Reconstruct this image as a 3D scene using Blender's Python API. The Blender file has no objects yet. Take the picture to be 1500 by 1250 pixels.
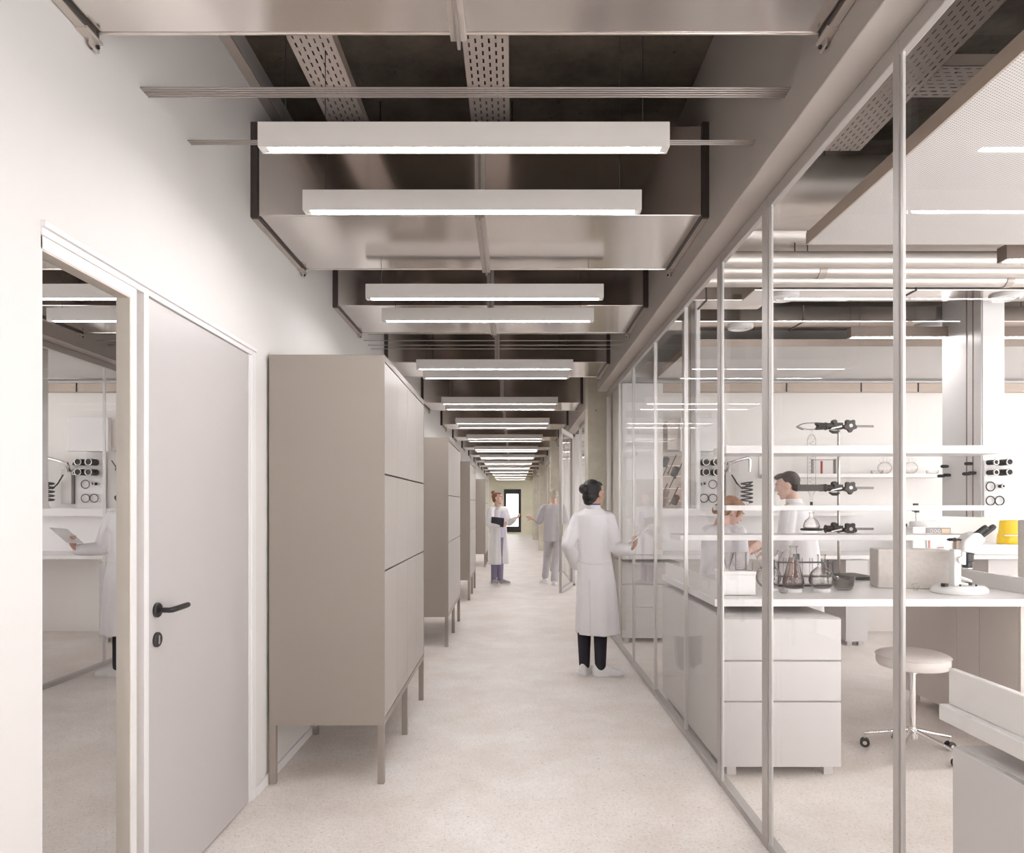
import bpy, bmesh, math, random
from mathutils import Vector, Matrix, Euler
random.seed(7)
PI = math.pi
SC = bpy.context.scene
COL = SC.collection
H = 1.45            # eye height of the camera, metres
VPX, VPY, F = 753.0, 741.0, 1000.0


def at(px, py, Y):
    """point in the room seen at a photo pixel, Y metres down the corridor"""
    return Vector(((px - VPX) * Y / F, Y, H - (py - VPY) * Y / F))


# ------------------------------------------------------------------ materials
def new_mat(name):
    m = bpy.data.materials.new(name)
    m.use_nodes = True
    nt = m.node_tree
    for n in list(nt.nodes):
        nt.nodes.remove(n)
    out = nt.nodes.new('ShaderNodeOutputMaterial')
    return m, nt, out


def nd(nt, typ, **kw):
    n = nt.nodes.new(typ)
    for k, v in kw.items():
        if k in n.inputs.keys():
            n.inputs[k].default_value = v
        else:
            setattr(n, k, v)
    return n


def math_node(nt, op, a, b=None):
    n = nt.nodes.new('ShaderNodeMath')
    n.operation = op
    for i, v in enumerate((a, b)):
        if v is None:
            continue
        if isinstance(v, (int, float)):
            n.inputs[i].default_value = v
        else:
            nt.links.new(v, n.inputs[i])
    return n.outputs[0]


def paint(name, c, rough=0.5, metal=0.0, var=0.04, scale=6.0, bump=0.0, bscale=60.0, spec=0.5, stretch=None, sheen=0.0):
    """principled surface with a little procedural variation of its colour"""
    m, nt, out = new_mat(name)
    L = nt.links.new
    p = nd(nt, 'ShaderNodeBsdfPrincipled', Roughness=rough, Metallic=metal)
    p.inputs['Specular IOR Level'].default_value = spec
    if sheen:
        p.inputs['Sheen Weight'].default_value = sheen
    tc = nd(nt, 'ShaderNodeTexCoord')
    mp = nd(nt, 'ShaderNodeMapping')
    if stretch:
        mp.inputs['Scale'].default_value = stretch
    L(tc.outputs['Object'], mp.inputs[0])
    nz = nd(nt, 'ShaderNodeTexNoise', Scale=scale, Detail=4.0, Roughness=0.6)
    L(mp.outputs[0], nz.inputs['Vector'])
    rp = nd(nt, 'ShaderNodeValToRGB')
    lo = [max(0, x * (1 - var)) for x in c]
    hi = [min(1, x * (1 + var)) for x in c]
    rp.color_ramp.elements[0].color = (*lo, 1)
    rp.color_ramp.elements[0].position = 0.3
    rp.color_ramp.elements[1].color = (*hi, 1)
    rp.color_ramp.elements[1].position = 0.7
    L(nz.outputs['Fac'], rp.inputs[0])
    L(rp.outputs[0], p.inputs['Base Color'])
    if bump:
        nb = nd(nt, 'ShaderNodeTexNoise', Scale=bscale, Detail=3.0)
        L(mp.outputs[0], nb.inputs['Vector'])
        bp = nd(nt, 'ShaderNodeBump', Strength=bump, Distance=0.01)
        L(nb.outputs['Fac'], bp.inputs['Height'])
        L(bp.outputs[0], p.inputs['Normal'])
    L(p.outputs[0], out.inputs[0])
    return m


def glass(name, tint=(1, 1, 1), edge=(0.5, 0.5, 0.5), gloss=None, ior=1.45, power=3.0, coat=1.0):
    """clear thin glass: see-through with a fresnel reflection"""
    m, nt, out = new_mat(name)
    L = nt.links.new
    tr = nd(nt, 'ShaderNodeBsdfTransparent')
    gl = nd(nt, 'ShaderNodeBsdfGlossy', Roughness=0.0)
    gl.inputs['Color'].default_value = (1, 1, 1, 1)
    mx = nd(nt, 'ShaderNodeMixShader')
    if edge is not None:
        lw = nd(nt, 'ShaderNodeLayerWeight', Blend=0.5)
        pw = math_node(nt, 'POWER', lw.outputs['Facing'], power)
        mc = nd(nt, 'ShaderNodeMix')
        mc.data_type = 'RGBA'
        L(pw, mc.inputs['Factor'])
        mc.inputs['A'].default_value = (*tint, 1)
        mc.inputs['B'].default_value = (*edge, 1)
        mcr = [o for o in mc.outputs if o.type == 'RGBA'][0]
        # RGBA sockets of the mix node sit at fixed places
        a = [i for i in mc.inputs if i.type == 'RGBA']
        a[0].default_value = (*tint, 1)
        a[1].default_value = (*edge, 1)
        L(mcr, tr.inputs['Color'])
    else:
        tr.inputs['Color'].default_value = (*tint, 1)
    if gloss is None:
        f0 = ((ior - 1) / (ior + 1)) ** 2
        l2 = nd(nt, 'ShaderNodeLayerWeight', Blend=0.5)
        sch = math_node(nt, 'ADD', math_node(nt, 'MULTIPLY', math_node(nt, 'POWER', l2.outputs['Facing'], 5.0), 1 - f0), f0)
        sch = math_node(nt, 'MULTIPLY', sch, coat)
        L(sch, mx.inputs[0])
    else:
        mx.inputs[0].default_value = gloss
    L(tr.outputs[0], mx.inputs[1])
    L(gl.outputs[0], mx.inputs[2])
    L(mx.outputs[0], out.inputs[0])
    return m


def emitter(name, c, s):
    m, nt, out = new_mat(name)
    e = nd(nt, 'ShaderNodeEmission', Strength=s)
    e.inputs['Color'].default_value = (*c, 1)
    nt.links.new(e.outputs[0], out.inputs[0])
    return m


def floor_mat():
    m, nt, out = new_mat('flecked_floor')
    L = nt.links.new
    p = nd(nt, 'ShaderNodeBsdfPrincipled', Roughness=0.42)
    p.inputs['Specular IOR Level'].default_value = 0.35
    tc = nd(nt, 'ShaderNodeTexCoord')
    n0 = nd(nt, 'ShaderNodeTexNoise', Scale=2.2, Detail=5.0, Roughness=0.65)
    L(tc.outputs['Object'], n0.inputs['Vector'])
    r0 = nd(nt, 'ShaderNodeValToRGB')
    r0.color_ramp.elements[0].color = (0.735, 0.672, 0.622, 1)
    r0.color_ramp.elements[1].color = (0.84, 0.805, 0.775, 1)
    r0.color_ramp.elements[0].position = 0.35
    r0.color_ramp.elements[1].position = 0.65
    L(n0.outputs['Fac'], r0.inputs[0])
    col = r0.outputs[0]
    n1 = nd(nt, 'ShaderNodeTexNoise', Scale=55.0, Detail=4.0, Roughness=0.7)
    L(tc.outputs['Object'], n1.inputs['Vector'])
    r1 = nd(nt, 'ShaderNodeValToRGB')
    r1.color_ramp.elements[0].color = (0.93, 0.905, 0.885, 1)
    r1.color_ramp.elements[1].color = (1, 1, 1, 1)
    r1.color_ramp.elements[0].position = 0.40
    r1.color_ramp.elements[1].position = 0.58
    L(n1.outputs['Fac'], r1.inputs[0])
    mm = nd(nt, 'ShaderNodeMixRGB')
    mm.blend_type = 'MULTIPLY'
    mm.inputs[0].default_value = 1.0
    L(col, mm.inputs[1])
    L(r1.outputs[0], mm.inputs[2])
    col = mm.outputs[0]
    # fibre flecks lying in several directions
    for k, (ang, sc, thr, fc, amt) in enumerate([(0.35, (190, 46, 1), 0.680, (0.40, 0.27, 0.18), 0.6), (1.25, (170, 44, 1), 0.685, (0.32, 0.23, 0.17), 0.6),
                                                 (2.3, (200, 50, 1), 0.680, (0.50, 0.35, 0.25), 0.6), (0.9, (60, 60, 1), 0.725, (0.30, 0.2, 0.14), 0.6), (2.9, (180, 48, 1), 0.685, (0.45, 0.33, 0.25), 0.5)]):
        mp = nd(nt, 'ShaderNodeMapping')
        mp.vector_type = 'TEXTURE' if False else 'POINT'
        mp.inputs['Rotation'].default_value = (0, 0, ang)
        mp.inputs['Location'].default_value = (k * 3.1, k * 1.7, 0)
        L(tc.outputs['Object'], mp.inputs[0])
        m2 = nd(nt, 'ShaderNodeMapping')
        m2.inputs['Scale'].default_value = sc
        L(mp.outputs[0], m2.inputs[0])
        nz = nd(nt, 'ShaderNodeTexNoise', Scale=1.0, Detail=1.0, Distortion=0.4)
        L(m2.outputs[0], nz.inputs['Vector'])
        rr = nd(nt, 'ShaderNodeValToRGB')
        rr.color_ramp.elements[0].position = thr
        rr.color_ramp.elements[1].position = thr + 0.05
        rr.color_ramp.elements[1].color = (amt, amt, amt, 1)
        L(nz.outputs['Fac'], rr.inputs[0])
        mx = nd(nt, 'ShaderNodeMixRGB')
        L(rr.outputs[0], mx.inputs[0])
        L(col, mx.inputs[1])
        mx.inputs[2].default_value = (*fc, 1)
        col = mx.outputs[0]
    L(col, p.inputs['Base Color'])
    L(p.outputs[0], out.inputs[0])
    return m


def hole_mat(name, c, pu, pv, hu, hv, axis='XY', rough=0.4, metal=0.4, stagger=True, round_=False):
    """sheet metal pierced by rows of slots or round holes"""
    m, nt, out = new_mat(name)
    L = nt.links.new
    p = nd(nt, 'ShaderNodeBsdfPrincipled', Roughness=rough, Metallic=metal)
    p.inputs['Base Color'].default_value = (*c, 1)
    tc = nd(nt, 'ShaderNodeTexCoord')
    sp = nd(nt, 'ShaderNodeSeparateXYZ')
    L(tc.outputs['Object'], sp.inputs[0])
    a, b = sp.outputs[axis[0]], sp.outputs[axis[1]]
    u = math_node(nt, 'DIVIDE', a, pu)
    v = math_node(nt, 'DIVIDE', b, pv)
    if stagger:
        row = math_node(nt, 'FLOOR', u)
        md = math_node(nt, 'MULTIPLY', math_node(nt, 'FLOORED_MODULO', row, 2.0), 0.5)
        v = math_node(nt, 'ADD', v, md)
    du = math_node(nt, 'ABSOLUTE', math_node(nt, 'SUBTRACT', math_node(nt, 'FRACT', u), 0.5))
    dv = math_node(nt, 'ABSOLUTE', math_node(nt, 'SUBTRACT', math_node(nt, 'FRACT', v), 0.5))
    if round_:
        d2 = math_node(nt, 'ADD', math_node(nt, 'MULTIPLY', du, du), math_node(nt, 'MULTIPLY', dv, dv))
        hole = math_node(nt, 'LESS_THAN', d2, hu * hu)
    else:
        hole = math_node(nt, 'MULTIPLY', math_node(nt, 'LESS_THAN', du, hu), math_node(nt, 'LESS_THAN', dv, hv))
    if round_:
        dk = nd(nt, 'ShaderNodeBsdfDiffuse')
        dk.inputs['Color'].default_value = (0.33, 0.305, 0.29, 1)
    else:
        dk = nd(nt, 'ShaderNodeBsdfTransparent')
    mx = nd(nt, 'ShaderNodeMixShader')
    L(hole, mx.inputs[0])
    L(p.outputs[0], mx.inputs[1])
    L(dk.outputs[0], mx.inputs[2])
    L(mx.outputs[0], out.inputs[0])
    return m


def concrete(name, lo, hi, pits=True, rough=0.8):
    m, nt, out = new_mat(name)
    L = nt.links.new
    p = nd(nt, 'ShaderNodeBsdfPrincipled', Roughness=rough)
    p.inputs['Specular IOR Level'].default_value = 0.25
    tc = nd(nt, 'ShaderNodeTexCoord')
    n0 = nd(nt, 'ShaderNodeTexNoise', Scale=3.0, Detail=8.0, Roughness=0.7)
    L(tc.outputs['Object'], n0.inputs['Vector'])
    r0 = nd(nt, 'ShaderNodeValToRGB')
    r0.color_ramp.elements[0].color = (*lo, 1)
    r0.color_ramp.elements[1].color = (*hi, 1)
    r0.color_ramp.elements[0].position = 0.3
    r0.color_ramp.elements[1].position = 0.7
    L(n0.outputs['Fac'], r0.inputs[0])
    col = r0.outputs[0]
    if pits:
        vo = nd(nt, 'ShaderNodeTexVoronoi', Scale=9.0)
        L(tc.outputs['Object'], vo.inputs['Vector'])
        rr = nd(nt, 'ShaderNodeValToRGB')
        rr.color_ramp.elements[0].position = 0.05
        rr.color_ramp.elements[0].color = (0.8, 0.8, 0.8, 1)
        rr.color_ramp.elements[1].position = 0.09
        rr.color_ramp.elements[1].color = (0, 0, 0, 1)
        L(vo.outputs['Distance'], rr.inputs[0])
        mx = nd(nt, 'ShaderNodeMixRGB')
        L(rr.outputs[0], mx.inputs[0])
        L(col, mx.inputs[1])
        mx.inputs[2].default_value = (0.06, 0.05, 0.04, 1)
        col = mx.outputs[0]
    L(col, p.inputs['Base Color'])
    L(p.outputs[0], out.inputs[0])
    return m


M = {}
M['wall'] = paint('wall_plaster', (0.755, 0.722, 0.698), 0.85, var=0.012, scale=1.5, bump=0.04, bscale=220, spec=0.2)
M['labwall'] = paint('lab_plaster', (0.82, 0.79, 0.765), 0.85, var=0.012, scale=1.5, spec=0.2)
M['bulk'] = paint('bulkhead_paint', (0.48, 0.435, 0.40), 0.55, var=0.015, scale=2, spec=0.3)
M['frame'] = paint('white_frame', (0.80, 0.775, 0.765), 0.45, var=0.01)
M['alu'] = paint('pale_aluminium', (0.46, 0.43, 0.41), 0.42, 0.3, var=0.02, scale=3)
M['alu_bright'] = paint('bright_aluminium', (0.64, 0.61, 0.59), 0.35, 0.3, var=0.02, scale=3)
M['jamb'] = paint('beige_jamb', (0.70, 0.62, 0.54), 0.5, var=0.03, scale=5)
M['groove'] = paint('brown_seal', (0.33, 0.25, 0.21), 0.6, var=0.05)
M['door'] = paint('door_laminate', (0.53, 0.495, 0.485), 0.28, var=0.008, scale=2, spec=0.5)
M['black'] = paint('black_plastic', (0.018, 0.017, 0.017), 0.35, var=0.1)
M['blackmat'] = paint('black_rubber', (0.02, 0.019, 0.019), 0.7, var=0.1)
M['locker'] = paint('locker_lacquer', (0.31, 0.268, 0.236), 0.36, 0.1, var=0.012, scale=2)
M['locker_door'] = paint('locker_door_lacquer', (0.44, 0.40, 0.37), 0.34, 0.06, var=0.012, scale=2)
M['gap'] = paint('shadow_gap', (0.03, 0.027, 0.025), 0.9, var=0.1)
M['duct'] = paint('galvanised_duct', (0.80, 0.75, 0.715), 0.15, 1.0, var=0.03, scale=1.6)
M['spiral'] = paint('spiral_pipe', (0.70, 0.65, 0.61), 0.48, 0.8, var=0.03, scale=1.6)
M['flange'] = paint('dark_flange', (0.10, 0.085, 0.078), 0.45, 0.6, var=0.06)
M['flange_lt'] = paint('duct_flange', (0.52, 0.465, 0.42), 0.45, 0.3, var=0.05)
M['lampbody'] = paint('lamp_housing', (0.74, 0.70, 0.665), 0.45, 0.1, var=0.02, scale=4)
M['diff'] = emitter('lamp_diffuser', (1.0, 0.98, 0.99), 56.0)
M['labdiff'] = emitter('lab_lamp_diffuser', (1.0, 0.98, 0.99), 52.0)
M['lablamp'] = paint('brown_lamp_housing', (0.24, 0.185, 0.155), 0.45, 0.2, var=0.05)
M['wire'] = paint('suspension_wire', (0.06, 0.055, 0.05), 0.5, 0.5)
M['rod'] = paint('brushed_rod', (0.42, 0.38, 0.35), 0.35, 0.7, var=0.04)
M['chrome'] = paint('chrome', (0.85, 0.84, 0.83), 0.08, 1.0, var=0.01)
M['steel'] = paint('steel_rod', (0.48, 0.45, 0.42), 0.25, 0.9, var=0.03)
M['slab'] = concrete('dark_slab', (0.10, 0.082, 0.065), (0.24, 0.205, 0.17))
M['column'] = concrete('raw_concrete', (0.54, 0.49, 0.40), (0.70, 0.66, 0.56))
M['farwall'] = paint('yellow_plaster', (0.82, 0.78, 0.60), 0.8, var=0.06, scale=1.2)
M['darkframe'] = paint('dark_window_frame', (0.03, 0.028, 0.028), 0.5)
M['tray'] = hole_mat('perforated_tray', (0.60, 0.53, 0.49), 0.0285, 0.052, 0.14, 0.30, 'XY')
M['trayx'] = hole_mat('perforated_cross_tray', (0.50, 0.44, 0.40), 0.0285, 0.052, 0.14, 0.30, 'YX')
M['acoustic'] = hole_mat('perforated_panel', (0.68, 0.655, 0.64), 0.0115, 0.0115, 0.25, 0.25, 'XY', 0.7, 0.0, True, True)
M['panel_edge'] = paint('panel_edge', (0.48, 0.40, 0.34), 0.5, 0.3, var=0.04)
M['pane'] = glass('clear_pane', (0.99, 0.99, 0.985), None, ior=1.38, coat=0.38)
M['coated'] = glass('coated_pane', (0.9, 0.88, 0.87), None, gloss=0.93)
M['flask'] = glass('lab_glass', (0.975, 0.97, 0.965), (0.30, 0.285, 0.275), power=2.6)
M['flask_dark'] = glass('smoky_glass', (0.955, 0.95, 0.945), (0.25, 0.24, 0.23), power=2.4)
M['flask_amber'] = glass('brown_glass', (0.70, 0.50, 0.43), (0.12, 0.06, 0.05), power=1.5)
M['dish'] = glass('dish_glass', (0.98, 0.975, 0.97), (0.55, 0.54, 0.53), power=1.8)
M['flask_rose'] = glass('rose_glass', (0.90, 0.80, 0.75), (0.30, 0.16, 0.13), power=1.8)
M['redliquid'] = paint('red_liquid', (0.42, 0.07, 0.06), 0.3)
M['white'] = paint('white_laminate', (0.76, 0.735, 0.725), 0.30, var=0.008, scale=2)
M['drawer'] = paint('drawer_laminate', (0.60, 0.57, 0.56), 0.38, var=0.008, scale=2)
M['white_matt'] = paint('white_matt', (0.83, 0.81, 0.80), 0.6, var=0.01)
M['greycab'] = paint('grey_cabinet', (0.66, 0.605, 0.565), 0.4, var=0.015)
M['fabric'] = paint('felt_fabric', (0.62, 0.575, 0.54), 0.95, var=0.06, scale=40, bump=0.25, bscale=260, spec=0.1)
M['leather'] = paint('stool_vinyl', (0.66, 0.61, 0.58), 0.35, var=0.03, scale=7, bump=0.06, bscale=40)
M['micro'] = paint('instrument_enamel', (0.84, 0.83, 0.82), 0.22, var=0.01)
M['yellow'] = paint('yellow_plastic', (0.82, 0.55, 0.02), 0.35, var=0.05)
M['orange'] = paint('display_amber', (0.80, 0.50, 0.32), 0.4)
M['grey'] = paint('grey_plastic', (0.32, 0.30, 0.29), 0.45, var=0.05)
M['clampgrey'] = paint('clamp_casting', (0.055, 0.047, 0.042), 0.5, 0.2, var=0.12, scale=30)
M['bronze'] = paint('brown_ceramic', (0.17, 0.09, 0.065), 0.5, var=0.1)
M['coat'] = paint('lab_coat_cotton', (0.86, 0.84, 0.855), 0.9, var=0.02, scale=9, bump=0.55, bscale=11, spec=0.1, stretch=(1, 1, .4), sheen=0.1)
M['tee'] = paint('pale_tee', (0.86, 0.83, 0.87), 0.9, var=0.02, scale=9, bump=0.4, bscale=16, spec=0.1)
M['scrubs'] = paint('grey_scrubs', (0.56, 0.535, 0.56), 0.9, var=0.03, scale=9, bump=0.55, bscale=11, spec=0.1, stretch=(1, 1, .4))
M['pants_black'] = paint('black_leggings', (0.028, 0.025, 0.032), 0.85, var=0.1, bump=0.2, bscale=20, spec=0.15)
M['pants_purple'] = paint('purple_grey_trousers', (0.27, 0.24, 0.34), 0.9, var=0.06, bump=0.2, bscale=20, spec=0.1)
M['lavender'] = paint('lavender_shirt', (0.66, 0.62, 0.78), 0.9, var=0.03)
M['skin'] = paint('skin_light', (0.74, 0.50, 0.41), 0.5, var=0.05, scale=18)
M['skin_tan'] = paint('skin_tan', (0.58, 0.36, 0.27), 0.5, var=0.05, scale=18)
M['hair_black'] = paint('black_hair', (0.012, 0.010, 0.010), 0.4, var=0.3, scale=40, stretch=(1, 1, 6), bump=0.4, bscale=70)
M['hair_red'] = paint('auburn_hair', (0.24, 0.095, 0.055), 0.45, var=0.3, scale=40, bump=0.4, bscale=70)
M['hair_blond'] = paint('copper_hair', (0.33, 0.16, 0.085), 0.45, var=0.3, scale=40, bump=0.4, bscale=70)
M['hair_brown'] = paint('dark_brown_hair', (0.045, 0.030, 0.025), 0.5, var=0.3, scale=40, bump=0.4, bscale=70)
M['hair_grey'] = paint('grey_blond_hair', (0.55, 0.50, 0.40), 0.6, var=0.15, scale=40, bump=0.3, bscale=70)
M['shoe_white'] = paint('white_shoe', (0.82, 0.80, 0.80), 0.45, var=0.03)
M['shoe_grey'] = paint('grey_sneaker', (0.34, 0.32, 0.33), 0.6, var=0.15, scale=30)
M['sole'] = paint('shoe_sole', (0.74, 0.72, 0.71), 0.6)
M['folder'] = paint('dark_folder', (0.03, 0.028, 0.04), 0.5)
M['paper'] = paint('paper', (0.82, 0.81, 0.81), 0.7, var=0.01)
M['ink'] = paint('dark_ink', (0.10, 0.09, 0.09), 0.6)
M['lanyard'] = paint('blue_lanyard', (0.09, 0.08, 0.24), 0.7)
M['lips'] = paint('lips', (0.50, 0.24, 0.21), 0.5)
M['eye'] = paint('eye', (0.05, 0.035, 0.03), 0.2)
M['eyewhite'] = paint('eye_white', (0.78, 0.74, 0.71), 0.25)
M['pink'] = paint('pink_plastic', (0.55, 0.18, 0.24), 0.5)
M['floor'] = floor_mat()


# ------------------------------------------------------------------ mesh building
class MB:
    def __init__(self):
        self.bm = bmesh.new()

    def box(self, x0, x1, y0, y1, z0, z1):
        b = self.bm
        v = [b.verts.new(p) for p in ((x0, y0, z0), (x1, y0, z0), (x1, y1, z0), (x0, y1, z0), (x0, y0, z1), (x1, y0, z1), (x1, y1, z1), (x0, y1, z1))]
        for f in ((0, 3, 2, 1), (4, 5, 6, 7), (0, 1, 5, 4), (1, 2, 6, 5), (2, 3, 7, 6), (3, 0, 4, 7)):
            b.faces.new([v[i] for i in f])
        return self

    def obox(self, c, sx, sy, sz, rot):
        """oriented box about a centre"""
        R = rot.to_matrix() if isinstance(rot, Euler) else rot
        n0 = len(self.bm.verts)
        self.box(-sx / 2, sx / 2, -sy / 2, sy / 2, -sz / 2, sz / 2)
        self.bm.verts.ensure_lookup_table()
        for v in self.bm.verts[n0:]:
            v.co = R @ v.co + Vector(c)
        return self

    def cyl(self, p0, p1, r, seg=16, r2=None, caps=True):
        p0, p1 = Vector(p0), Vector(p1)
        r2 = r if r2 is None else r2
        d = (p1 - p0).normalized()
        a = d.orthogonal().normalized()
        c = d.cross(a)
        A, B = [], []
        for i in range(seg):
            t = 2 * PI * i / seg
            o = a * math.cos(t) + c * math.sin(t)
            A.append(self.bm.verts.new(p0 + o * r))
            B.append(self.bm.verts.new(p1 + o * r2))
        for i in range(seg):
            j = (i + 1) % seg
            self.bm.faces.new((A[i], A[j], B[j], B[i]))
        if caps:
            self.bm.faces.new(A[::-1])
            self.bm.faces.new(B)
        return self

    def tube(self, pts, r, seg=8, closed=False):
        pts = [Vector(p) for p in pts]
        n = len(pts)
        rings = []
        up = None
        for i, p in enumerate(pts):
            d = (pts[(i + 1) % n] - pts[i - 1]) if closed else (pts[min(i + 1, n - 1)] - pts[max(i - 1, 0)])
            d.normalize()
            if up is None:
                up = d.orthogonal().normalized()
            else:
                up = (up - d * up.dot(d))
                up = up.normalized() if up.length > 1e-6 else d.orthogonal().normalized()
            c = d.cross(up)
            rr = r[i] if isinstance(r, (list, tuple)) else r
            rings.append([self.bm.verts.new(p + (up * math.cos(2 * PI * k / seg) + c * math.sin(2 * PI * k / seg)) * rr) for k in range(seg)])
        m = n if closed else n - 1
        for i in range(m):
            a, b = rings[i], rings[(i + 1) % n]
            for k in range(seg):
                l = (k + 1) % seg
                self.bm.faces.new((a[k], a[l], b[l], b[k]))
        if not closed:
            self.bm.faces.new(rings[0][::-1])
            self.bm.faces.new(rings[-1])
        return self

    def lathe(self, prof, c=(0, 0, 0), seg=28, axis=None, close=False):
        """profile of (radius, height) turned about the z axis (or another axis matrix) at c"""
        c = Vector(c)
        R = axis if axis is not None else Matrix.Identity(3)
        rings = []
        for r, z in prof:
            if r < 1e-5:
                rings.append([self.bm.verts.new(R @ Vector((0, 0, z)) + c)])
            else:
                rings.append([self.bm.verts.new(R @ Vector((r * math.cos(2 * PI * k / seg), r * math.sin(2 * PI * k / seg), z)) + c) for k in range(seg)])
        for i in range(len(rings) - 1):
            a, b = rings[i], rings[i + 1]
            for k in range(seg):
                l = (k + 1) % seg
                if len(a) == 1 and len(b) == 1:
                    continue
                if len(a) == 1:
                    self.bm.faces.new((a[0], b[l], b[k]))
                elif len(b) == 1:
                    self.bm.faces.new((a[k], a[l], b[0]))
                else:
                    self.bm.faces.new((a[k], a[l], b[l], b[k]))
        return self

    def ball(self, c, rx, ry=None, rz=None, rot=None, sub=3):
        ry = rx if ry is None else ry
        rz = rx if rz is None else rz
        Mx = Matrix.Translation(Vector(c))
        if rot is not None:
            Mx = Mx @ (rot.to_matrix().to_4x4() if isinstance(rot, Euler) else rot.to_4x4())
        Mx = Mx @ Matrix.Diagonal((rx, ry, rz, 1))
        bmesh.ops.create_icosphere(self.bm, subdivisions=sub, radius=1.0, matrix=Mx)
        return self

    def prism(self, poly, z0, z1, axis='z'):
        """polygon in a plane pushed along an axis"""
        def P(u, v, w):
            return {'z': (u, v, w), 'y': (u, w, v), 'x': (w, u, v)}[axis]
        A = [self.bm.verts.new(P(u, v, z0)) for u, v in poly]
        B = [self.bm.verts.new(P(u, v, z1)) for u, v in poly]
        n = len(poly)
        for i in range(n):
            j = (i + 1) % n
            self.bm.faces.new((A[i], A[j], B[j], B[i]))
        self.bm.faces.new(A[::-1])
        self.bm.faces.new(B)
        return self

    def chain(self, pts, seg=14):
        """tapered limb through (point, radius) stations: a ball at each, a cone between"""
        for (p, r) in pts:
            self.ball(p, r, sub=2)
        for (p, r), (q, s) in zip(pts, pts[1:]):
            self.cyl(p, q, r, seg, s)
        return self

    def loft(self, rings):
        """closed skin through rings of equal point count"""
        V = [[self.bm.verts.new(p) for p in ring] for ring in rings]
        n = len(V[0])
        for a, b in zip(V, V[1:]):
            for k in range(n):
                l = (k + 1) % n
                self.bm.faces.new((a[k], a[l], b[l], b[k]))
        self.bm.faces.new(V[0][::-1])
        self.bm.faces.new(V[-1])
        return self

    def xform(self, Mx):
        bmesh.ops.transform(self.bm, matrix=Mx, verts=self.bm.verts)
        return self


BASE = {}


def base_of(o):
    return BASE.get(o.name, Vector((0, 0, 0))) if o else Vector((0, 0, 0))


def link(name, me, mat, parent=None):
    o = bpy.data.objects.new(name, me)
    me.materials.clear()
    me.materials.append(mat)
    COL.objects.link(o)
    if parent is not None:
        o.parent = parent
        BASE[o.name] = base_of(parent)
    return o


def build(name, mb, mat, parent=None, smooth=False, bevel=0.0, seg=2, angle=40):
    bm = mb.bm
    off = base_of(parent)
    if off.length > 0:
        bmesh.ops.translate(bm, vec=-off, verts=bm.verts)
    bmesh.ops.recalc_face_normals(bm, faces=bm.faces)
    me = bpy.data.meshes.new(name)
    bm.to_mesh(me)
    bm.free()
    if smooth:
        for p in me.polygons:
            p.use_smooth = True
        try:
            me.set_sharp_from_angle(angle=math.radians(angle))
        except Exception:
            pass
    o = link(name, me, mat, parent)
    if bevel:
        b = o.modifiers.new('bevel', 'BEVEL')
        b.width = bevel
        b.segments = seg
        b.limit_method = 'ANGLE'
        b.angle_limit = math.radians(50)
    return o


def fuse(name, mb, mat, parent, voxel=0.008, smooth=3, factor=0.5):
    """melt the overlapping volumes of mb into one continuous surface"""
    bm = mb.bm
    off = base_of(parent)
    bmesh.ops.translate(bm, vec=-off, verts=bm.verts)
    bmesh.ops.recalc_face_normals(bm, faces=bm.faces)
    me = bpy.data.meshes.new(name + '_raw')
    bm.to_mesh(me)
    bm.free()
    t = bpy.data.objects.new('raw', me)
    COL.objects.link(t)
    r = t.modifiers.new('r', 'REMESH')
    r.mode = 'VOXEL'
    r.voxel_size = voxel
    s = t.modifiers.new('s', 'SMOOTH')
    s.iterations = smooth
    s.factor = factor
    dg = bpy.context.evaluated_depsgraph_get()
    dg.update()
    out = bpy.data.meshes.new_from_object(t.evaluated_get(dg), depsgraph=dg)
    out.name = name
    for p in out.polygons:
        p.use_smooth = True
    bpy.data.objects.remove(t)
    bpy.data.meshes.remove(me)
    return link(name, out, mat, parent)


def thing(name, loc, label, cat, group=None):
    o = bpy.data.objects.new(name, None)
    o.empty_display_size = 0.1
    COL.objects.link(o)
    o.location = loc
    BASE[o.name] = Vector(loc)
    return tag(o, label, cat, group)


def tag(o, label, cat, group=None):
    o['label'] = label
    o['category'] = cat
    if group:
        o['group'] = group
    return o


def struct(o):
    o['kind'] = 'structure'
    return o


def root_struct(name, loc=(0, 0, 0)):
    o = bpy.data.objects.new(name, None)
    COL.objects.link(o)
    o.location = loc
    BASE[o.name] = Vector(loc)
    o['kind'] = 'structure'
    return o


def dup(root, loc, label=None, group=None, rotz=None):
    r = root.copy()
    COL.objects.link(r)
    r.location = loc
    if rotz is not None:
        r.rotation_euler = (0, 0, rotz)
    if label:
        r['label'] = label
    if group:
        r['group'] = group
    for ch in list(root.children):
        c = ch.copy()
        COL.objects.link(c)
        c.parent = r
        for g in ch.children:
            d = g.copy()
            COL.objects.link(d)
            d.parent = c
    return r


ORD = ['first', 'second', 'third', 'fourth', 'fifth', 'sixth', 'seventh', 'eighth', 'ninth', 'tenth', 'eleventh', 'twelfth', 'thirteenth', 'fourteenth', 'fifteenth',
       'sixteenth', 'seventeenth', 'eighteenth', 'nineteenth', 'twentieth', 'twenty-first', 'twenty-second', 'twenty-third', 'twenty-fourth', 'twenty-fifth',
       'twenty-sixth', 'twenty-seventh', 'twenty-eighth', 'twenty-ninth', 'thirtieth', 'thirty-first', 'thirty-second', 'thirty-third', 'thirty-fourth']

# =================================================================== ROOM SHELL
XL, XR, XG = -1.29, 0.955, 1.066          # left wall, bulkhead face, glass partition (outer face)
YN, YF = -2.6, 35.0                       # near and far end of the corridor
XO = 8.0                                  # outer wall of the laboratories
ZS = 3.7                                  # underside of the concrete slab

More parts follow.
